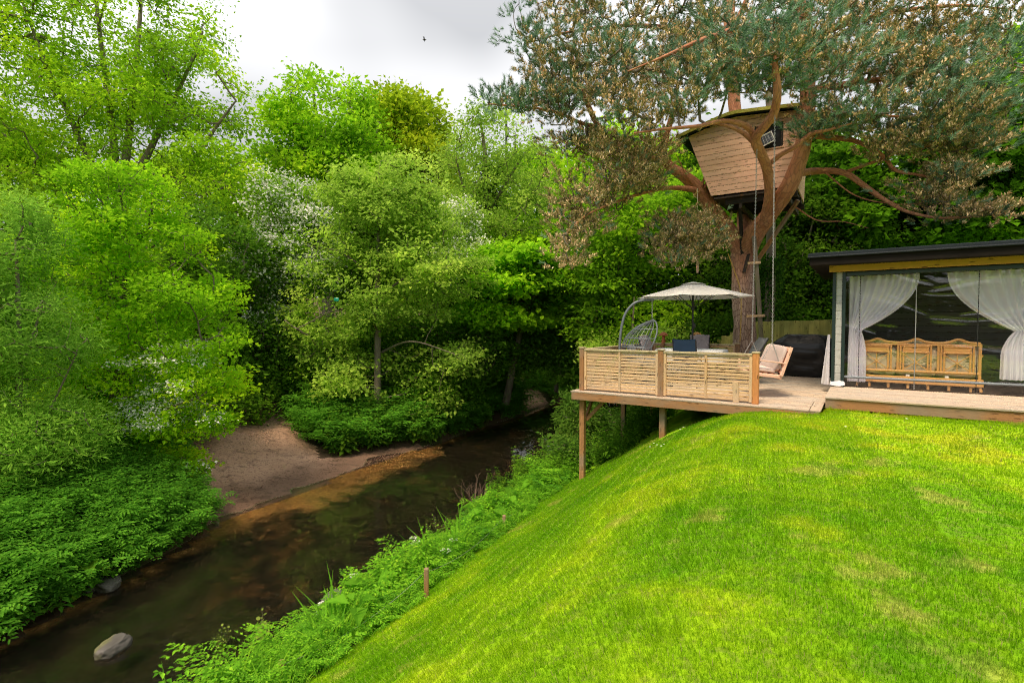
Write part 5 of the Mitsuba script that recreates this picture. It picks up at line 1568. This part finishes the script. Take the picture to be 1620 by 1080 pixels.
cen, brown = np.vstack(cen), np.concatenate(brown)
allp, par_, n0 = grow([c for c in PL], cen, 0.2, 0.3)
tw, load = twig_mesh(allp, par_, n0, prng, 0.0062, 0.48, 5, 0.09, 0.10)
idx = np.argsort(np.array([np.min(np.linalg.norm(cen - 0, axis=1))]))
uvt = np.stack([np.asarray(tw.vertices)[:, 0] * 0.7, np.asarray(tw.vertices)[:, 2]], -1)
part(pine, 'branches', tw, 'bark', True, kind='stuff')
# order of nodes follows grow(); look the browning up again by nearest centre
from scipy.spatial import cKDTree
nodes = allp[n0:]
nb = brown[cKDTree(cen).query(nodes)[1]]
PER = 6
S = len(nodes) * PER
c = np.repeat(nodes, PER, 0)
off = prng.normal(size=(S, 3)) * [0.22, 0.22, 0.09]
pos = c + off
axis = unit(off * [1, 1, 0.5] + [0, 0, 0.22] + prng.normal(size=(S, 3)) * 0.05)
isb = np.repeat(prng.random(len(nodes)) < nb * 1.12, PER) & (prng.random(S) < 0.9)
NN = 40
B = S * NN
A = np.repeat(axis, NN, 0)
ref = unit(np.cross(A, unit(prng.normal(size=(B, 3)))))
s = prng.random(B)
root = np.repeat(pos, NN, 0) + A * (s[:, None] * 0.17)
nd = unit(A * 0.85 + ref * 0.7)
nl = prng.uniform(0.075, 0.115, B)
side = unit(np.cross(nd, prng.normal(size=(B, 3))))
wd_ = 0.005
v = np.stack([root - side * wd_, root + side * wd_, root + nd * nl[:, None]], 1).reshape(-1, 3)
f = np.arange(B * 3).reshape(-1, 3)
blue = palette(prng.random(S), 0.2, [(0.085, 0.18, 0.10), (0.16, 0.30, 0.175), (0.28, 0.44, 0.30)], prng)
olive = palette(prng.random(S), 0.2, [(0.16, 0.165, 0.06), (0.29, 0.265, 0.095), (0.42, 0.36, 0.15)], prng)
col = np.where(isb[:, None], olive, blue)
part(pine, 'needles', (v, f), 'needle', False, None, np.clip(np.repeat(np.repeat(col, NN, 0), 3, 0), 0, 1), kind='stuff')
cb = np.where(isb & (prng.random(S) < 0.85))[0]
n6 = 9
cp = np.repeat(pos[cb], n6, 0)
ca_ = np.repeat(axis[cb], n6, 0)
cd = unit(ca_ * 0.3 + [0, 0, 0.75] + prng.normal(size=(len(cp), 3)) * 0.55)
cp = cp + ca_ * prng.uniform(0.0, 0.15, (len(cp), 1)) + prng.normal(size=(len(cp), 3)) * 0.02
ln = prng.uniform(0.045, 0.08, len(cp))
v1, f1 = leaf_mesh(cp, cd, prng.normal(size=(len(cp), 3)), ln, ln * 0.38, 0.3, 0.0)
v2, f2 = leaf_mesh(cp, cd, prng.normal(size=(len(cp), 3)), ln, ln * 0.38, 0.3, 0.0)
colc = palette(prng.random(len(cp)), 0.2, [(0.56, 0.37, 0.18), (0.80, 0.58, 0.33), (0.90, 0.74, 0.50)], prng)
(v, f), col = merge([(v1, f1, np.repeat(colc, 4, 0)), (v2, f2, np.repeat(colc, 4, 0))])
part(pine, 'cones', (v, f), 'needle', False, None, col, kind='stuff')
# ------------------------------------------------------------------ low plants: patterns to repeat
def stalk_tri(p, q, r, side):
    p, q = np.asarray(p, float), np.asarray(q, float)
    s = np.asarray(side, float) * r
    return np.array([p - s, p + s, q]), np.array([[0, 1, 2]])


def nettle(seed, h=0.6, cols=DG, L=0.085, stems=3, wid=0.55):
    rng = np.random.default_rng(seed)
    parts = []
    for s in range(stems):
        a0 = rng.uniform(0, 2 * np.pi)
        b = np.array([math.cos(a0), math.sin(a0), 0]) * rng.uniform(0.02, 0.16)
        lean = rng.normal(size=2) * 0.16
        hh = h * rng.uniform(0.75, 1.1)
        n = 9
        t = np.linspace(0.2, 1.0, n)
        pos = b + np.stack([lean[0] * t * hh, lean[1] * t * hh, t * hh], -1)
        P, D, N, Ls = [], [], [], []
        for i in range(n):
            for k in range(4 if i < n - 1 else 5):
                a = k * np.pi / 2 + (i % 2) * np.pi / 4 + rng.uniform(-.4, .4)
                o = np.array([math.cos(a), math.sin(a), 0])
                P.append(pos[i] + o * 0.02)
                D.append(o + [0, 0, rng.uniform(-0.35, 0.25) + (0.4 if i >= n - 2 else 0)])
                N.append([*(o[:2] * 0.35), 1.0])
                Ls.append(L * (1.25 - 0.75 * t[i]) * rng.uniform(0.8, 1.25))
        P, D, N, Ls = map(np.array, (P, D, N, Ls))
        v, f = leaf_mesh(P, D, N, Ls, Ls * wid, 0.12, 0.25)
        parts.append((v, f, np.repeat(palette(rng.random(len(P)) * 0.75 + 0.25 * rng.random(), 0.2, cols, rng), 4, 0)))
        v, f = stalk_tri(b, pos[-1], 0.005, [1, 0, 0])
        parts.append((v, f, np.tile([[0.05, 0.10, 0.02]], (3, 1))))
    return merge(parts)


def parsley(seed, h=0.5, cols=MG, fronds=8, flowers=False):
    """Ferny cow parsley: arching fronds of small leaflets."""
    rng = np.random.default_rng(seed)
    P, D, N, Ls = [], [], [], []
    for k in range(fronds):
        a = k * 2.4 + rng.uniform(-.3, .3)
        o = np.array([math.cos(a), math.sin(a), 0])
        w = np.array([-o[1], o[0], 0])
        R = h * rng.uniform(0.55, 0.95)
        top = h * rng.uniform(0.6, 1.0)
        for i, s in enumerate(np.linspace(0.35, 1, 8)):
            c = o * R * s + np.array([0, 0, top * math.sin(s * 2.0) * 1.05])
            for sd in (-1, 1):
                for m in range(3):
                    q = (1.15 - s) * (m + 0.6) * 0.085 * h / 0.5
                    P.append(c + w * sd * q + o * q * 0.5)
                    D.append(o * 0.7 + w * sd * rng.uniform(0.4, 1.0) + [0, 0, rng.uniform(-.3, .15)])
                    N.append(np.array([0, 0, 1]) + o * 0.3 + rng.normal(size=3) * 0.2)
                    Ls.append(0.052 * (1.25 - 0.5 * s) * rng.uniform(0.8, 1.2) * h / 0.5)
    P, D, N, Ls = map(np.array, (P, D, N, Ls))
    v, f = leaf_mesh(P, D, N, Ls, Ls * 0.55, 0.1, 0.15)
    return merge([(v, f, np.repeat(palette(rng.random(len(P)) * 0.6 + 0.4 * rng.random(), 0.22, cols, rng), 4, 0))])


def sward(seed, h=0.38, n=34, cols=MG, r=0.13, w=0.009):
    rng = np.random.default_rng(seed)
    a = rng.uniform(0, 2 * np.pi, n)
    b = np.stack([np.cos(a), np.sin(a), 0 * a], -1) * (r * np.sqrt(rng.random(n)))[:, None]
    o = np.stack([np.cos(a), np.sin(a), 0 * a], -1)
    hh = h * rng.uniform(0.5, 1.1, n)[:, None]
    s = np.stack([-o[:, 1], o[:, 0], 0 * a], -1) * w
    m = b + o * hh * 0.18 + [0, 0, 1] * hh * 0.6
    e = b + o * hh * 0.55 + [0, 0, 1] * hh * 0.92
    v = np.stack([b - s, b + s, m - s * .8, m + s * .8, e], 1).reshape(-1, 3)
    k = np.arange(n)[:, None] * 5
    f = np.vstack([k + [0, 1, 3], k + [0, 3, 2], k + [2, 3, 4]])
    return merge([(v, f, np.repeat(palette(rng.random(n), 0.2, cols, rng), 5, 0))])


def burdock(seed, n=9, L=0.26, cols=MG):
    rng = np.random.default_rng(seed)
    a = np.arange(n) * 2.4 + rng.uniform(-.3, .3, n)
    o = np.stack([np.cos(a), np.sin(a), 0 * a], -1)
    z = rng.uniform(0.10, 0.34, n)
    size = L * rng.uniform(0.6, 1.2, n)
    v, f = leaf_mesh(o * 0.06 + np.stack([0 * z, 0 * z, z], -1), o + [0, 0, 0.15], o * 0.45 + [0, 0, 1], size, size * 0.68, 0.12, 0.3)
    return merge([(v, f, np.repeat(palette(rng.random(n), 0.2, cols, rng), 4, 0))])


NET = [(0.016, 0.066, 0.011), (0.034, 0.125, 0.017), (0.070, 0.20, 0.028)]
SUN = [(0.024, 0.11, 0.014), (0.058, 0.20, 0.024), (0.125, 0.31, 0.04)]
patterns = {}


def pattern(name, made):
    (v, f), col = made
    col = np.clip(col * GAIN, 0, 0.8)
    scene['pattern_' + name] = {'type': 'shapegroup', 'plant': mikit.ply((v, f), 'mat_leaf', color=col)}
    patterns[name] = 'pattern_' + name


SUN = [(0.034, 0.12, 0.014), (0.078, 0.215, 0.022), (0.165, 0.33, 0.035)]
for k in range(3):
    pattern(f'nettle{k}', nettle(300 + k, 0.75, NET))
    pattern(f'fern{k}', parsley(310 + k, 0.55, NET))
    pattern(f'bank{k}', nettle(320 + k, 0.42, SUN, 0.07, 4, 0.6))
    pattern(f'parsley{k}', parsley(330 + k, 0.45, SUN))
    pattern(f'dark{k}', nettle(340 + k, 0.7, DG, 0.10, 3, 0.6))
pattern('sward0', sward(350, 0.40, 36, SUN))
pattern('sward1', sward(351, 0.55, 28, SUN, 0.10, 0.011))
pattern('burdock0', burdock(352, 9, 0.22, SUN))


def sow(key, pts, names, rng, lo=0.75, hi=1.3, tilt=0.15, weights=None):
    names = list(names)
    for i, p in enumerate(pts):
        nm = names[int(rng.choice(len(names), p=weights))]
        s = rng.uniform(lo, hi)
        M = (T4().translate([float(p[0]), float(p[1]), float(p[2])]).rotate([0, 0, 1], float(rng.uniform(0, 360))).rotate([1, 0, 0], float(rng.normal() * tilt * 57.3)).scale([s, s, s * rng.uniform(0.85, 1.15)]))
        scene[f'{key}__{i + 1:04d}'] = {'type': 'instance', 'to_world': M, 'shapes': {'type': 'ref', 'id': patterns[nm]}}


def scatter(rng, n, d_rng, t_rng, cond=None):
    d = rng.uniform(*d_rng, n)
    t = rng.uniform(*t_rng, n)
    x, y = xy(d, t)
    e = left_edge(t) - d
    z = height(x, y)
    keep = np.ones(n, bool) if cond is None else cond(d, t, e, x, y, z)
    X, Y = 810 + 810 * x / np.maximum(y, 0.1), 513 - 810 * (z - EYE) / np.maximum(y, 0.1)
    keep &= (y > 1.5) & (X > -160) & (X < 1800)
    return np.stack([x, y, z - 0.03], -1)[keep]


rng = np.random.default_rng(400)
k = thing('nettles', 'dense green nettles and cow parsley leaves along the left bank below the hawthorn', 'ground plants', kind='stuff')
edge = scatter(rng, 1500, (-11.0, -8.0), (1.2, 6.2), lambda d, t, e, x, y, z: (e > -0.06) & (e < 0.5) & (t < 6.0 + 0.3 * e))
q = scatter(rng, 8500, (-15.5, -8.4), (1.2, 8.6), lambda d, t, e, x, y, z: (e > 0.3) & (e < 5.0) & (t < 5.9 + 0.52 * e + 0.5 * (meshkit.noise(np.stack([d, t, 0 * d], -1) * 1.5) - .5)))
sow(k, np.vstack([q[:1300], edge[:420]]), ['nettle0', 'nettle1', 'nettle2', 'fern0', 'fern1', 'fern2', 'burdock0'], rng, 0.75, 1.35, 0.15, [.17, .17, .17, .15, .15, .15, .04])
k = thing('bank_herbs', 'thick low green herbs spilling over the middle bank to the water', 'ground plants', kind='stuff')
q = scatter(rng, 12000, (-16, -9.0), (9.8, 23), lambda d, t, e, x, y, z: (e > 0.0) & (e < 5.2) & (t > np.where(e < 1.35, 13.8 - 2.2 * e, 10.2 + 0.47 * e)) & (np.abs(t - 22.5 - 0.8 * (e - 1)) > 1.2))
sow(k, q[:1900], ['nettle0', 'nettle1', 'nettle2', 'fern0', 'fern2', 'dark1'], rng, 1.1, 2.1)
k = thing('shade_plants', 'dark leafy plants on the shaded wood floor beyond the sandbank', 'ground plants', kind='stuff')
q = scatter(rng, 6000, (-26, -10), (4, 36), lambda d, t, e, x, y, z: (e > 4.5) & ~((t > 6) & (t < 12) & (e < 6.5)))
q3 = scatter(rng, 900, (-13, -9.5), (23.5, 36), lambda d, t, e, x, y, z: (e > 0))
sow(k, np.vstack([q[:800], q3[:250]]), ['dark0', 'dark1', 'dark2', 'fern1'], rng, 1.1, 2.0)
k = thing('lawn_edge_plants', 'sunlit nettles cow parsley and grasses in the strip between lawn and stream', 'ground plants', kind='stuff')
clump = lambda d, t: meshkit.fbm(np.stack([d * 1.1, t * 1.1, 0 * d], -1), 2, 6)
q1 = scatter(rng, 2600, (-4.25, -3.80), (1.6, 14.5), lambda d, t, e, x, y, z: d < -3.86 - 0.06 * np.sin(t * 2.3))
sow(k, q1[:700], ['bank0', 'bank1', 'parsley0', 'parsley1', 'sward0', 'burdock0'], rng, 0.35, 0.62, 0.25, [.2, .2, .15, .15, .2, .1])
nq = len(q1[:700])
q2 = scatter(rng, 6200, (-5.15, -4.1), (1.6, 14.5), lambda d, t, e, x, y, z: clump(d, t) > 0.36)[:1250]
q3 = scatter(rng, 3000, (-4.9, -4.2), (2.0, 14.5), lambda d, t, e, x, y, z: clump(d, t) > 0.54)[:260]


def sow_more(pts, names, lo, hi, w, start):
    for i, p in enumerate(pts):
        s = rng.uniform(lo, hi)
        M = T4().translate([float(p[0]), float(p[1]), float(p[2])]).rotate([0, 0, 1], float(rng.uniform(0, 360))).rotate([1, 0, 0], float(rng.normal() * 12)).scale([s, s, s * rng.uniform(0.85, 1.2)])
        scene[f'{k}__{start + i:04d}'] = {'type': 'instance', 'to_world': M, 'shapes': {'type': 'ref', 'id': patterns[names[int(rng.choice(len(names), p=w))]]}}


sow_more(q2, ['bank0', 'bank1', 'bank2', 'parsley0', 'parsley1', 'parsley2', 'sward0', 'sward1', 'burdock0', 'fern1'], 0.5, 1.0, [.15, .14, .11, .14, .12, .10, .09, .04, .06, .05], 1001)
sow_more(q3, ['bank0', 'bank2', 'parsley1', 'burdock0', 'sward1'], 0.95, 1.5, [.28, .24, .2, .18, .1], 3001)
k = thing('under_deck_plants', 'dark plants on the bank in the shade under the deck', 'ground plants', kind='stuff')
q = scatter(rng, 3000, (-6.0, -2.2), (10.5, 22), lambda d, t, e, x, y, z: (x - 1.5) * C34 - (y - 10.4) * S34 < 2.2 + 0 * x)
sow(k, q[:520], ['dark0', 'dark1', 'dark2', 'bank1'], rng, 0.7, 1.35)

tree('laurel_shrub', 'glossy dark laurel shrub on the bank under the outer deck corner', [P4(985, 740, 13.6, .05), P4(975, 690, 13.4, .04), P4(965, 650, 13.3, .02)], [[P4(980, 720, 13.5, .03), P4(1010, 680, 13.2, .015)], [P4(978, 700, 13.4, .03), P4(930, 670, 13, .012)]],
     [(960, 690, 13.2, 55, 36, 0.9), (1015, 675, 13.2, 36, 28, 0.8), (915, 660, 13.4, 26, 40, 0.6), (940, 730, 12.6, 40, 24, 0.6), (895, 720, 12.2, 40, 26, .6)], 230, 40, 0.085, [(0.018, 0.05, 0.012), (0.035, 0.095, 0.02), (0.075, 0.155, 0.035)], 151,
     spread=(0.26, 0.26, 0.2), gap=0.38, cat='shrub', aspect=0.45)


# the hedge that closes the garden behind the viewpoint (mirrored in the film front of the garden room)
rng = np.random.default_rng(450)
hd = thing('garden_hedge', 'tall dark clipped hedge closing the garden behind the lawn and mirrored in the film front', 'hedge')
n_ = 26000
b_ = np.stack([rng.uniform(-16, 18, n_), -11 + rng.uniform(-.35, .35, n_), rng.uniform(-0.2, 4.2, n_)], -1)
s_ = np.full(n_, 0.30)
v, f = leaf_mesh(b_, rng.normal(size=(n_, 3)), rng.normal(size=(n_, 3)) + [0, 1.5, 0], s_, s_ * 0.75)
part(hd, 'leaves', (v, f), 'leaf', False, None, np.clip(np.repeat(palette(rng.random(n_), 0.2, DG, rng), 4, 0), 0, 1), kind='stuff')


# individual plants that stand out on the near bank
def sapling(label, px, py, h, n, L, cols, seed, round_=0.85):
    rng = np.random.default_rng(seed)
    g = ground_at(px, py)
    key = thing('alder_sapling', label, 'sapling')
    st, lv = [], []
    for s in range(n):
        a = rng.uniform(0, 2 * np.pi)
        e = g + np.array([math.cos(a) * 0.16 * rng.uniform(0.4, 1.3), math.sin(a) * 0.16, h * rng.uniform(0.65, 1.05)])
        c = curve([g + rng.normal(size=3) * 0.02, (g + e) / 2 + rng.normal(size=3) * 0.03, e], 8)
        st.append(tube(c, np.linspace(0.006, 0.002, len(c)), 5))
        m = 15
        i = np.linspace(4, len(c) - 1, m).astype(int)
        ang = np.arange(m) * 2.4
        o = np.stack([np.cos(ang), np.sin(ang), 0 * ang], -1)
        size = L * rng.uniform(0.7, 1.2, m) * np.linspace(1.1, 0.6, m)
        base = c[i] + o * 0.015
        d = unit(o + [0, 0, 0.35])
        nn = unit(o * 0.2 + [0, -0.5, 0.9] + rng.normal(size=(m, 3)) * 0.35)
        # rounded leaves: a fan of six triangles
        w = unit(np.cross(nn, d))
        for q in range(m):
            t = np.linspace(0, 2 * np.pi, 9)[:-1]
            ring = base[q] + d[q] * size[q] * (0.5 - 0.5 * np.cos(t))[:, None] + w[q] * size[q] * round_ * 0.5 * np.sin(t)[:, None] + np.cross(d[q], w[q]) * (0.08 * size[q] * np.abs(np.sin(t)))[:, None]
            k0 = len(ring)
            f = np.array([[0, j, j + 1] for j in range(1, k0 - 1)])
            lv.append((ring, f, np.tile(palette(rng.random(1), 0.15, np.asarray(cols) * GAIN * 0.8, rng), (k0, 1))))
    part(key, 'stem', join(st), 'bark', smooth=True)
    (v, f), col = merge(lv)
    part(key, 'leaves', (v, f), 'leaf', False, None, col)


SAP = [(0.06, 0.12, 0.03), (0.12, 0.20, 0.06), (0.20, 0.29, 0.10)]
sapling('round leaved alder sapling with several stems near the bottom of the frame', 395, 1068, 0.66, 6, 0.07, SAP, 501)
sapling('short round leaved alder sapling left of the taller sapling', 335, 1064, 0.42, 4, 0.055, SAP, 502)
sapling('upright leafy sapling above the white flowers on the lawn edge', 690, 868, 0.60, 3, 0.06, [(0.05, 0.13, 0.02), (0.09, 0.21, 0.04), (0.15, 0.29, 0.06)], 503, 0.6)


def umbel(label, px, py, h, seed, n=4):
    rng = np.random.default_rng(seed)
    g = ground_at(px, py)
    key = thing('cow_parsley', label, 'flower', 'white flowering cow parsley on the near bank')
    st, pv = [], []
    for s in range(n):
        e = g + np.array([rng.normal() * 0.09, rng.normal() * 0.09, h * rng.uniform(0.75, 1.05)])
        st.append(tube(curve([g, (g + e) / 2 + rng.normal(size=3) * 0.02, e], 5), 0.0035, 4))
        m = 26
        a = rng.uniform(0, 2 * np.pi, m)
        r = 0.055 * np.sqrt(rng.random(m))
        p = e + np.stack([r * np.cos(a), r * np.sin(a), 0.02 - 3 * r * r + rng.normal(0, .006, m)], -1)
        sz = np.full(m, 0.026)
        v, f = leaf_mesh(p, np.stack([np.cos(a), np.sin(a), 0 * a], -1), np.tile([0, -0.4, 1.0], (m, 1)) + rng.normal(size=(m, 3)) * .3, sz, sz)
        pv.append((v, f, np.ones((len(v), 3))))
    part(key, 'stems', join(st), 'stem_green', smooth=True)
    (v, f), col = merge(pv)
    part(key, 'umbels', (v, f), 'petal', False)


plain('stem_green', (0.06, 0.13, 0.025), 0.8)
umbel('white cow parsley head high above the water near the middle of the lawn edge', 655, 905, 0.52, 511, 4)
umbel('pair of white cow parsley heads just right of the bluebells', 705, 905, 0.40, 512, 3)
umbel('lone tall cow parsley stem left of the tall stake', 556, 962, 0.46, 513, 2)
umbel('faint cow parsley in the leaves at the bottom left of the strip', 512, 1010, 0.36, 514, 2)

rng = np.random.default_rng(520)
g = ground_at(698, 912)
bb = thing('bluebell', 'small blue bluebell flowers beside the tall stake', 'flower')
pv = []
plain('bluebell_petal', (0.18, 0.24, 0.62), 0.7)
v, f, col = clusters(rng, g + np.array([[0, 0, .26], [.05, .02, .22], [-.04, 0, .24]]), 14, (0.05, 0.05, 0.06), 0.02, [(1, 1, 1)] * 2)
part(bb, 'flowers', (v, f), 'bluebell_petal')
part(bb, 'stems', join([tube([g, g + [dx, 0, .25]], .003, 4) for dx in (0, .05, -.04)]), 'stem_green')

g = ground_at(752, 822)
tb = thing('dead_twigs', 'bare pinkish dead twigs standing out of the bank plants', 'dead bush')
tws = []
for s in range(15):
    e = g + np.array([rng.normal() * 0.22, rng.normal() * 0.16, rng.uniform(0.5, 0.95)])
    c = curve([g + rng.normal(size=3) * [.06, .06, .02], (g + e) / 2 + rng.normal(size=3) * 0.05, e], 6)
    tws.append(tube(c, np.linspace(0.006, 0.0015, len(c)), 4))
    for q in range(3):
        b = c[rng.integers(6, len(c))]
        tws.append(tube([b, b + rng.normal(size=3) * [.07, .07, .03] + [0, 0, 0.10]], [0.003, 0.001], 3))
plain('dry_twig', (0.30, 0.19, 0.15), 0.9)
put(tb, join(tws), 'dry_twig')

for lab, px, py, n, sd in (('clump of upright iris blades at the water edge below the deck post', 868, 778, 16, 531), ('few tall iris blades rising left of the tall stake', 612, 968, 7, 532)):
    g = ground_at(px, py)
    (v, f), col = sward(sd, 0.62, n, SUN, 0.14, 0.012)
    k = thing('iris', lab, 'plant')
    put(k, (v * [1, 1, 1.1] + g, f), 'leaf', color=np.clip(col * GAIN, 0, .8))

g = ground_at(118, 925)
(v, f), col = burdock(541, 8, 0.34, [(0.08, 0.20, 0.02), (0.14, 0.30, 0.04), (0.2, 0.36, 0.05)])
k = thing('dock_plant', 'broad bright dock leaves at the left water edge', 'plant')
put(k, (v + g + [0.15, -0.1, 0.12], f), 'leaf', color=np.clip(col * GAIN * 0.8, 0, .8))

te = thing('teal_bag', 'small teal scrap caught in the alder branches', 'scrap')
m = cushion(0.16, 0.05, 0.12, 9)
m.vertices = np.array(m.vertices) + at(533, 474, 15.6)
put(te, m, 'teal_plastic', smooth=True)

# ------------------------------------------------------------------ grass of the lawn
def turf_tile(seed, n, size, h, w):
    rng = np.random.default_rng(seed)
    b = np.stack([rng.uniform(-size / 2, size / 2, n), rng.uniform(-size / 2, size / 2, n), np.full(n, -0.012)], -1)
    a = rng.uniform(0, 2 * np.pi, n)
    o = np.stack([np.cos(a), np.sin(a), 0 * a], -1)
    s = np.stack([-o[:, 1], o[:, 0], 0 * a], -1) * w
    hh = (h * rng.uniform(0.45, 1.15, n) * np.where(rng.random(n) < 0.04, 1.7, 1.0))[:, None]
    ln = rng.uniform(0.15, 0.95, n)[:, None]
    m = b + o * hh * 0.25 * ln + [0, 0, 1] * hh * 0.6
    e = b + o * hh * 0.85 * ln + [0, 0, 1] * hh * (1.0 - 0.3 * ln)
    v = np.stack([b - s, b + s, m - s * .75, m + s * .75, e], 1).reshape(-1, 3)
    k = np.arange(n)[:, None] * 5
    f = np.vstack([k + [0, 1, 3], k + [0, 3, 2], k + [2, 3, 4]])
    r = rng.random(n)
    return v, f, np.repeat(np.stack([r, rng.random(n)], -1), 5, 0)


TS = 0.5
for nm, n, h, w in (('n0', 2300, 0.052, 0.0017), ('n1', 2300, 0.047, 0.0017), ('n2', 2300, 0.058, 0.0017), ('m0', 1250, 0.050, 0.0026), ('m1', 1250, 0.046, 0.0026), ('f0', 700, 0.050, 0.0040), ('f1', 700, 0.045, 0.0040)):
    v, f, uv = turf_tile(600 + n + int(h * 1000), n, TS * 1.06, h, w)
    scene['pattern_turf_' + nm] = {'type': 'shapegroup', 'blades': mikit.ply((v, f), 'mat_grass_blade', uv=uv)}
for nm, n, h, w in (('q0', 575, 0.050, 0.0019), ('q1', 480, 0.046, 0.0026), ('s0', 140, 0.048, 0.0020)):
    v, f, uv = turf_tile(700 + n, n, (TS / 2 if nm[0] == 'q' else TS / 4) * 1.04, h, w)
    scene['pattern_turf_' + nm] = {'type': 'shapegroup', 'blades': mikit.ply((v, f), 'mat_grass_blade', uv=uv)}
grass = thing('grass', 'short vivid green and yellowish lawn grass', 'grass', kind='stuff')
rng = np.random.default_rng(610)
cnt = 0


def grassy(d, t):
    x, y = xy(d, t)
    lx, ly = C34 * (x - ORG[0]) - S34 * (y - ORG[1]), S34 * (x - ORG[0]) + C34 * (y - ORG[1])
    edge = 0.44 if lx > 0.98 else (-0.23 if lx > -1.6 else 0.6)
    return d > LAWN_D + 0.02 and ly < edge


def lay(d, t, nm):
    global cnt
    x, y = (float(q) for q in xy(d, t))
    z = float(height(x, y))
    h_ = 0.1
    nx = -(float(height(x + h_, y)) - float(height(x - h_, y))) / (2 * h_)
    ny = -(float(height(x, y + h_)) - float(height(x, y - h_))) / (2 * h_)
    zax = unit(np.array([nx, ny, 1.0]))
    xax = unit(np.cross([ND[1] * -1, ND[0], 0], zax))
    yax = np.cross(zax, xax)
    for _ in range(int(rng.integers(4))):
        xax, yax = yax, -xax
    M = np.eye(4)
    M[:3, 0], M[:3, 1], M[:3, 2], M[:3, 3] = xax, yax, zax, (x, y, z)
    cnt += 1
    scene[f'{grass}__{cnt:04d}'] = {'type': 'instance', 'to_world': T4(M.tolist()), 'shapes': {'type': 'ref', 'id': 'pattern_turf_' + nm}}


def fill(d, t, s, level):
    h = s * 0.5
    ok = [grassy(d + a * h, t + b * h) for a in (-1, 1) for b in (-1, 1)]
    if (level < 2 and any(ok) and not all(ok)) or (level == 0 and d < 0.9):
        for a in (-1, 1):
            for b in (-1, 1):
                fill(d + a * h / 2, t + b * h / 2, h, level + 1)
        return
    if not (all(ok) or (level == 2 and grassy(d, t))):
        return
    x, y = xy(d, t)
    dist = math.hypot(x, y)
    if level == 0:
        nm = f'n{rng.integers(3)}' if dist < 4.4 else f'm{rng.integers(2)}' if dist < 7 else f'f{rng.integers(2)}'
    else:
        nm = ('q0' if dist < 5 else 'q1') if level == 1 else 's0'
    lay(d, t, nm)


for d in np.arange(LAWN_D + TS / 2, 13, TS):
    for t in np.arange(-1.0, 14.5, TS):
        x, y = (float(q) for q in xy(d, t))
        z = float(height(x, y))
        X = 810 + 810 * x / max(y, 0.1)
        if y < 1.1 or X < -300 or X > 1930 or 513 - 810 * (z - EYE) / y > 1500:
            continue
        fill(d, t, TS, 0)

v, f, uv = turf_tile(777, 46, 0.16, 0.13, 0.0022)
scene['pattern_turf_t0'] = {'type': 'shapegroup', 'blades': mikit.ply((v, f), 'mat_grass_blade', uv=uv)}
q = rng.uniform([-3.6, 0.5], [7.5, 12.5], (420, 2))
for d, t in q:
    if meshkit.fbm(np.array([d * 0.9, t * 0.9, 5.0]), 2, 3) > 0.5 and grassy(d, t) and grassy(d, t + 0.25) and grassy(d + 0.2, t):
        lay(d, t, 't0')

# pebbles and leaf litter on the sandbank
rng = np.random.default_rng(630)
pb = thing('pebbles', 'scattered small stones on the sandbank', 'pebbles', kind='stuff')
ms = []
q = scatter(rng, 900, (-14.5, -9.7), (6.0, 13.0), lambda d, t, e, x, y, z: (e > -0.25) & (e < 5.5) & (t > 5.9 + 0.5 * e) & (t < np.where(e < 1.35, 13.4 - 2.2 * e, 9.8 + 0.47 * e)))
for p in q[:170]:
    m = trimesh.creation.icosphere(subdivisions=1, radius=1.0)
    r = 0.012 + 0.03 * rng.random() ** 3
    m.vertices = np.array(m.vertices) * (r * rng.uniform(0.7, 1.3, 3) * [1, 1, 0.6]) * (0.85 + 0.3 * rng.random((len(m.vertices), 1))) + p + [0, 0, 0.035]
    ms.append(m)
put(pb, join(ms), 'sand', smooth=40)

# daisies
rng = np.random.default_rng(620)
for lab, spots in (('small white daisies on the lawn slope left of the inner deck post', [(1030, 712), (1041, 709), (1048, 711), (1052, 708), (1036, 706), (1078, 684), (1083, 681)]),
                   ('single white daisy on the lawn before the garden room porch', [(1438, 668)]), ('single white daisy on the lawn beside the porch corner', [(1341, 681)])):
    for px, py in spots:
        lb = lab if len(spots) == 1 else ('white daisy in the loose cluster low on the lawn slope' if py > 700 else 'white daisy higher on the lawn slope near the inner deck post')
        k = thing('daisy', lb, 'flower', None if len(spots) == 1 else ('daisies low on the lawn slope' if py > 700 else 'daisies near the inner deck post'))
        g = ground_at(px, py) + [0, 0, 0.05]
        put(k, revolve([(0.0, 0.004), (0.016, 0.0), (0.017, -0.002)], 9, g), 'petal')
